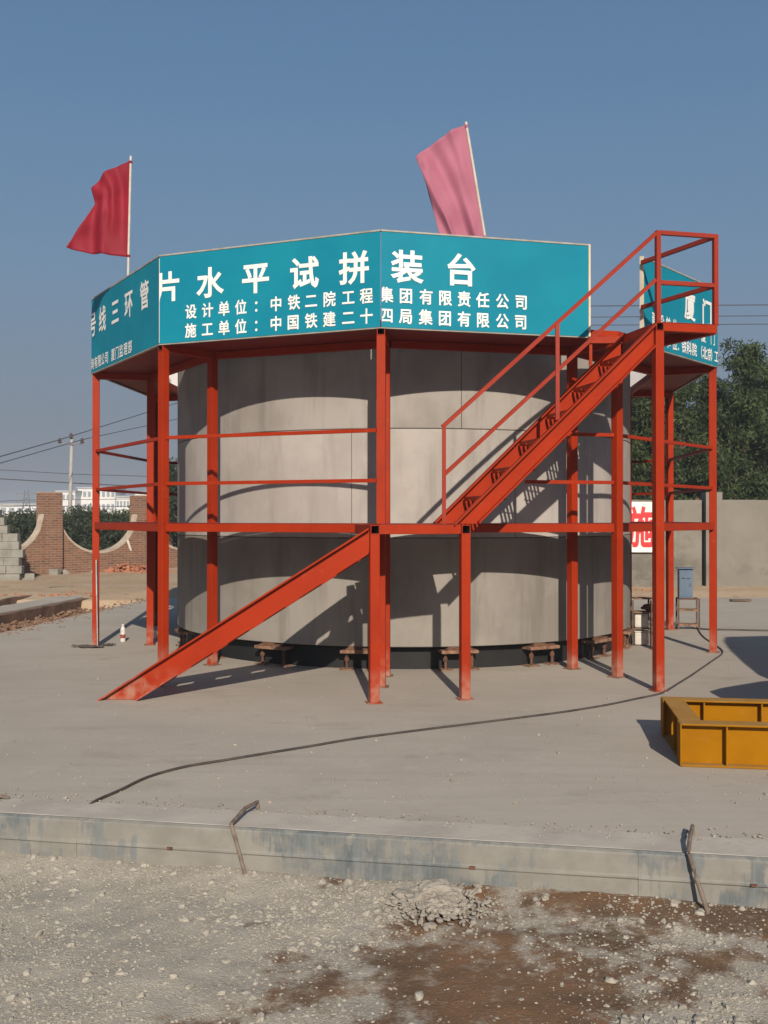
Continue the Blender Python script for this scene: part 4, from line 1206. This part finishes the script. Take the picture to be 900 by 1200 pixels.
tag(MB().tube([a + Vector((0, 0, .2)), b + Vector((0, 0, .05))], .05, 8).build('timber_pole', PIPE), 'short pale timber pole lying on the rubble beside the leftmost red post', 'pole')
PLANK = simple('old_plank', (.16, .10, .07), (.09, .06, .045), 8, .9)
p = spot(868, 705); tag(MB().box((p.x, p.y, .03), (.42, .12, .03), .1).build('plank', PLANK), 'short dark plank lying on the slab near the wall at right', 'plank')
p = spot(72, 692); tag(MB().box((p.x, p.y, .06), (.55, .12, .05), .25).build('plank', PLANK), 'short dark plank lying on the dirt in front of the block stack', 'plank')

# ------------------------------------------------------------------ far things: pole, pylon, wires, white buildings
PCON = simple('pole_concrete', (.36, .35, .33), (.30, .29, .275), 3, .9); INS = simple('insulator', (.08, .06, .06), rough=.4); STEELD = simple('crossarm_steel', (.14, .14, .15), rough=.6); WIRE = simple('wire', (.05, .05, .055), rough=.6)
UY = 58.0
ux = (84 - 450) / FOC * UY
up_ = thing('utility_pole', 'pale concrete utility pole with a crossarm beyond the brick wall', 'utility pole', (ux - .15, UY, -.2))
TOPH = at(84, 512, UY).z + .2; ARM = at(84, 520.5, UY).z + .2
MB().tube([(0, 0, 0), (.15, 0, TOPH)], [.14, .085], 12).build('shaft', PCON, up_, smooth=True)
MB().box((.14, -.12, ARM), (1.35, .08, .08)).build('crossarm', STEELD, up_)
for x in (-.5, .0 + .14, .78): 
    zz = ARM + .04 if abs(x - .14) > .1 else TOPH - .1
    MB().lathe([(.05, 0), (.12, .06), (.08, .13), (.11, .2), (.04, .32)], (x, -.12, zz), 10).build('insulator', INS, up_)
py_ = thing('power_pylon', 'small grey lattice power pole far away left of the brick pillar', 'pylon', ((31 - 450) / FOC * 150, 150, -.3))
m = MB(); 
for sx in (-1, 1): m.tube([(sx * .9, 0, 0), (sx * .25, 0, 6.2)], [.10, .07], 6)
for k in range(7): z = .4 + .8 * k; w0 = .9 - .65 * z / 6.2; w1 = .9 - .65 * (z + .8) / 6.2; m.tube([(-w0, 0, z), (w1, 0, z + .8)], .05, 5); m.tube([(w0, 0, z), (-w1, 0, z + .8)], .05, 5)
m.build('tower', STEELD, py_)
for z in (3.0, 4.4, 5.6): MB().box((0, 0, z), (3.2, .12, .14)).build('crossarm', STEELD, py_)
def wire(label, pts, r=.018, sag=.0):
    out = []
    for i in range(len(pts) - 1):
        a, b = Vector(pts[i]), Vector(pts[i + 1])
        for k in range(14):
            t = k / 14; q = a.lerp(b, t); q.z -= sag * 4 * t * (1 - t); out.append(q)
    out.append(Vector(pts[-1]))
    return tag(MB().tube(out, r, 6).build('power_line', WIRE), label, 'power line', 'overhead power lines')
wire('power line passing the crossarm left insulator of the utility pole', [at(-60, 552, 44), Vector((ux - .65, UY - .12, ARM + .05)), at(240, 462, 75)], .026)
wire('power line passing the crossarm right insulator of the utility pole', [at(-60, 560, 44), Vector((ux + .63, UY - .12, ARM + .05)), at(240, 484, 75)], .022)
wire('thin upper power line crossing left of the platform below the crossarm', [at(-60, 547, 62), at(84, 555.5, 62), at(330, 563, 62)], .022)
wire('thicker lower power line crossing left of the platform below the crossarm', [at(-60, 557.5, 61), at(84, 566, 61), at(330, 578, 61)], .034)
wire('far power line crossing the left pylon at its upper arm', [at(-60, 590, 148), at(31, 586, 148), at(330, 583, 148)], .05, 0)
wire('far power line crossing the left pylon at its middle arm', [at(-60, 596, 149), at(31, 593, 149), at(330, 594, 149)], .06, 0)
for py0, py1, r, lb in ((358.5, 357, .030, 'highest of the overhead power lines right of the boards'), (371.5, 369.5, .026, 'second of the overhead power lines right of the boards'), (381, 379.5, .026, 'lowest of the overhead power lines right of the boards')):
    wire(lb, [at(250, py0 + 1, 60), at(700, py0, 60), at(1100, py1 - 1, 60)], r)
WB = simple('white_facade', (.74, .73, .71), (.66, .65, .63), .3, .8); WGL = simple('grey_window', (.26, .29, .32), rough=.3); WRF = simple('grey_roof', (.4, .4, .4), (.32, .32, .33), .4, .8)
def building(px0, px1, pyt, y, nf, nw, label):
    x0, x1 = (px0 - 450) / FOC * y, (px1 - 450) / FOC * y; H = at(0, pyt, y).z + .4; Wd = x1 - x0
    t = thing('white_building', label, 'building', (x0, y, -.4), 0, 'white buildings on the horizon')
    MB().box((Wd / 2, 5, H / 2), (Wd, 10, H)).build('wall', WB, t)
    MB().box((Wd / 2, 5, H + .2), (Wd + .5, 10.5, .4)).build('roof', WRF, t)
    w0 = None; fh = H / nf
    for f in range(nf):
        for k in range(nw):
            loc = (Wd * (k + .5) / nw, -.03, fh * (f + .55))
            if w0 is None: w0 = MB().box((0, 0, 0), (Wd / nw * .62, .08, fh * .42)).build('window', WGL, t, loc=loc)
            else: o = w0.copy(); COL.objects.link(o); o.location = loc
building(-40, 48, 592, 230, 2, 9, 'long low white building at the far left horizon, left of the brick pillar')
building(66, 88, 576.5, 250, 3, 4, 'white building on the horizon directly behind the utility pole foot')
building(91, 135, 572.5, 255, 3, 8, 'largest white building on the horizon behind the leftmost red post')
building(136, 152, 583, 240, 2, 4, 'low white building on the horizon left of the little fir')
building(158, 235, 578, 260, 3, 12, 'white building on the horizon behind the second brick pillar and posts')

# ------------------------------------------------------------------ off to the right: unseen made-up shapes added to cast the shadow across the slab
def arch(label, c, w, prof, depth, rz=0.0):
    m = MB(); n_ = len(prof); vv = []
    for x, z0, z1 in prof:
        vv += [(x, 0, z0), (x, 0, z1), (x, depth, z1), (x, depth, z0)]
    ff = [(0, 1, 2, 3), tuple((n_ - 1) * 4 + k for k in (3, 2, 1, 0))]
    for i in range(n_ - 1):
        for k in range(4): ff.append((i * 4 + k, i * 4 + (k + 1) % 4, (i + 1) * 4 + (k + 1) % 4, (i + 1) * 4 + k))
    return tag(m.add(vv, ff).build('shadow_caster', RING_M[1], loc=c, rz=rz), label, 'concrete segment', 'unseen shadow casters added at the right')
pa = [(3.28, .002, .76), (3.30, .002, .80), (3.5, .002, .90), (3.8, .002, 1.01), (4.08, .002, 1.11), (4.5, .002, 1.20), (5.0, .002, 1.25), (5.8, .002, 1.22), (6.6, .002, 1.08), (7.0, .002, .95)]
arch('low humped shadow caster added just outside the view at right, shading the slab', (0, 7.98, 0), 0, pa, .25)
pb_ = [(4.25, 1.262, 1.33), (4.5, 1.262, 1.80), (4.85, 1.262, 2.40), (5.15, 1.262, 2.85), (5.4, 1.262, 3.12), (6.2, 1.262, 3.2), (7.0, 1.262, 3.1)]
arch('tall tilted shadow caster added on top of the humped one outside the view at right', (0, 7.98, 0), 0, pb_, .25)

# ------------------------------------------------------------------ the hazy air
HZ = MB().box((0, 0, 8.0 - 1.4 / 2), (1320, 1320, 16 + 1.4))
hm = bpy.data.materials.new('haze_air'); hm.use_nodes = True
hn = hm.node_tree; hn.nodes.clear()
ho = hn.nodes.new('ShaderNodeOutputMaterial'); hv = hn.nodes.new('ShaderNodeVolumePrincipled')
hv.inputs['Color'].default_value = (.80, .88, 1.0, 1); hv.inputs['Density'].default_value = .0012; hv.inputs['Anisotropy'].default_value = 0.0
hn.links.new(hv.outputs[0], ho.inputs['Volume'])
tag(HZ.build('haze', hm), kind='stuff')
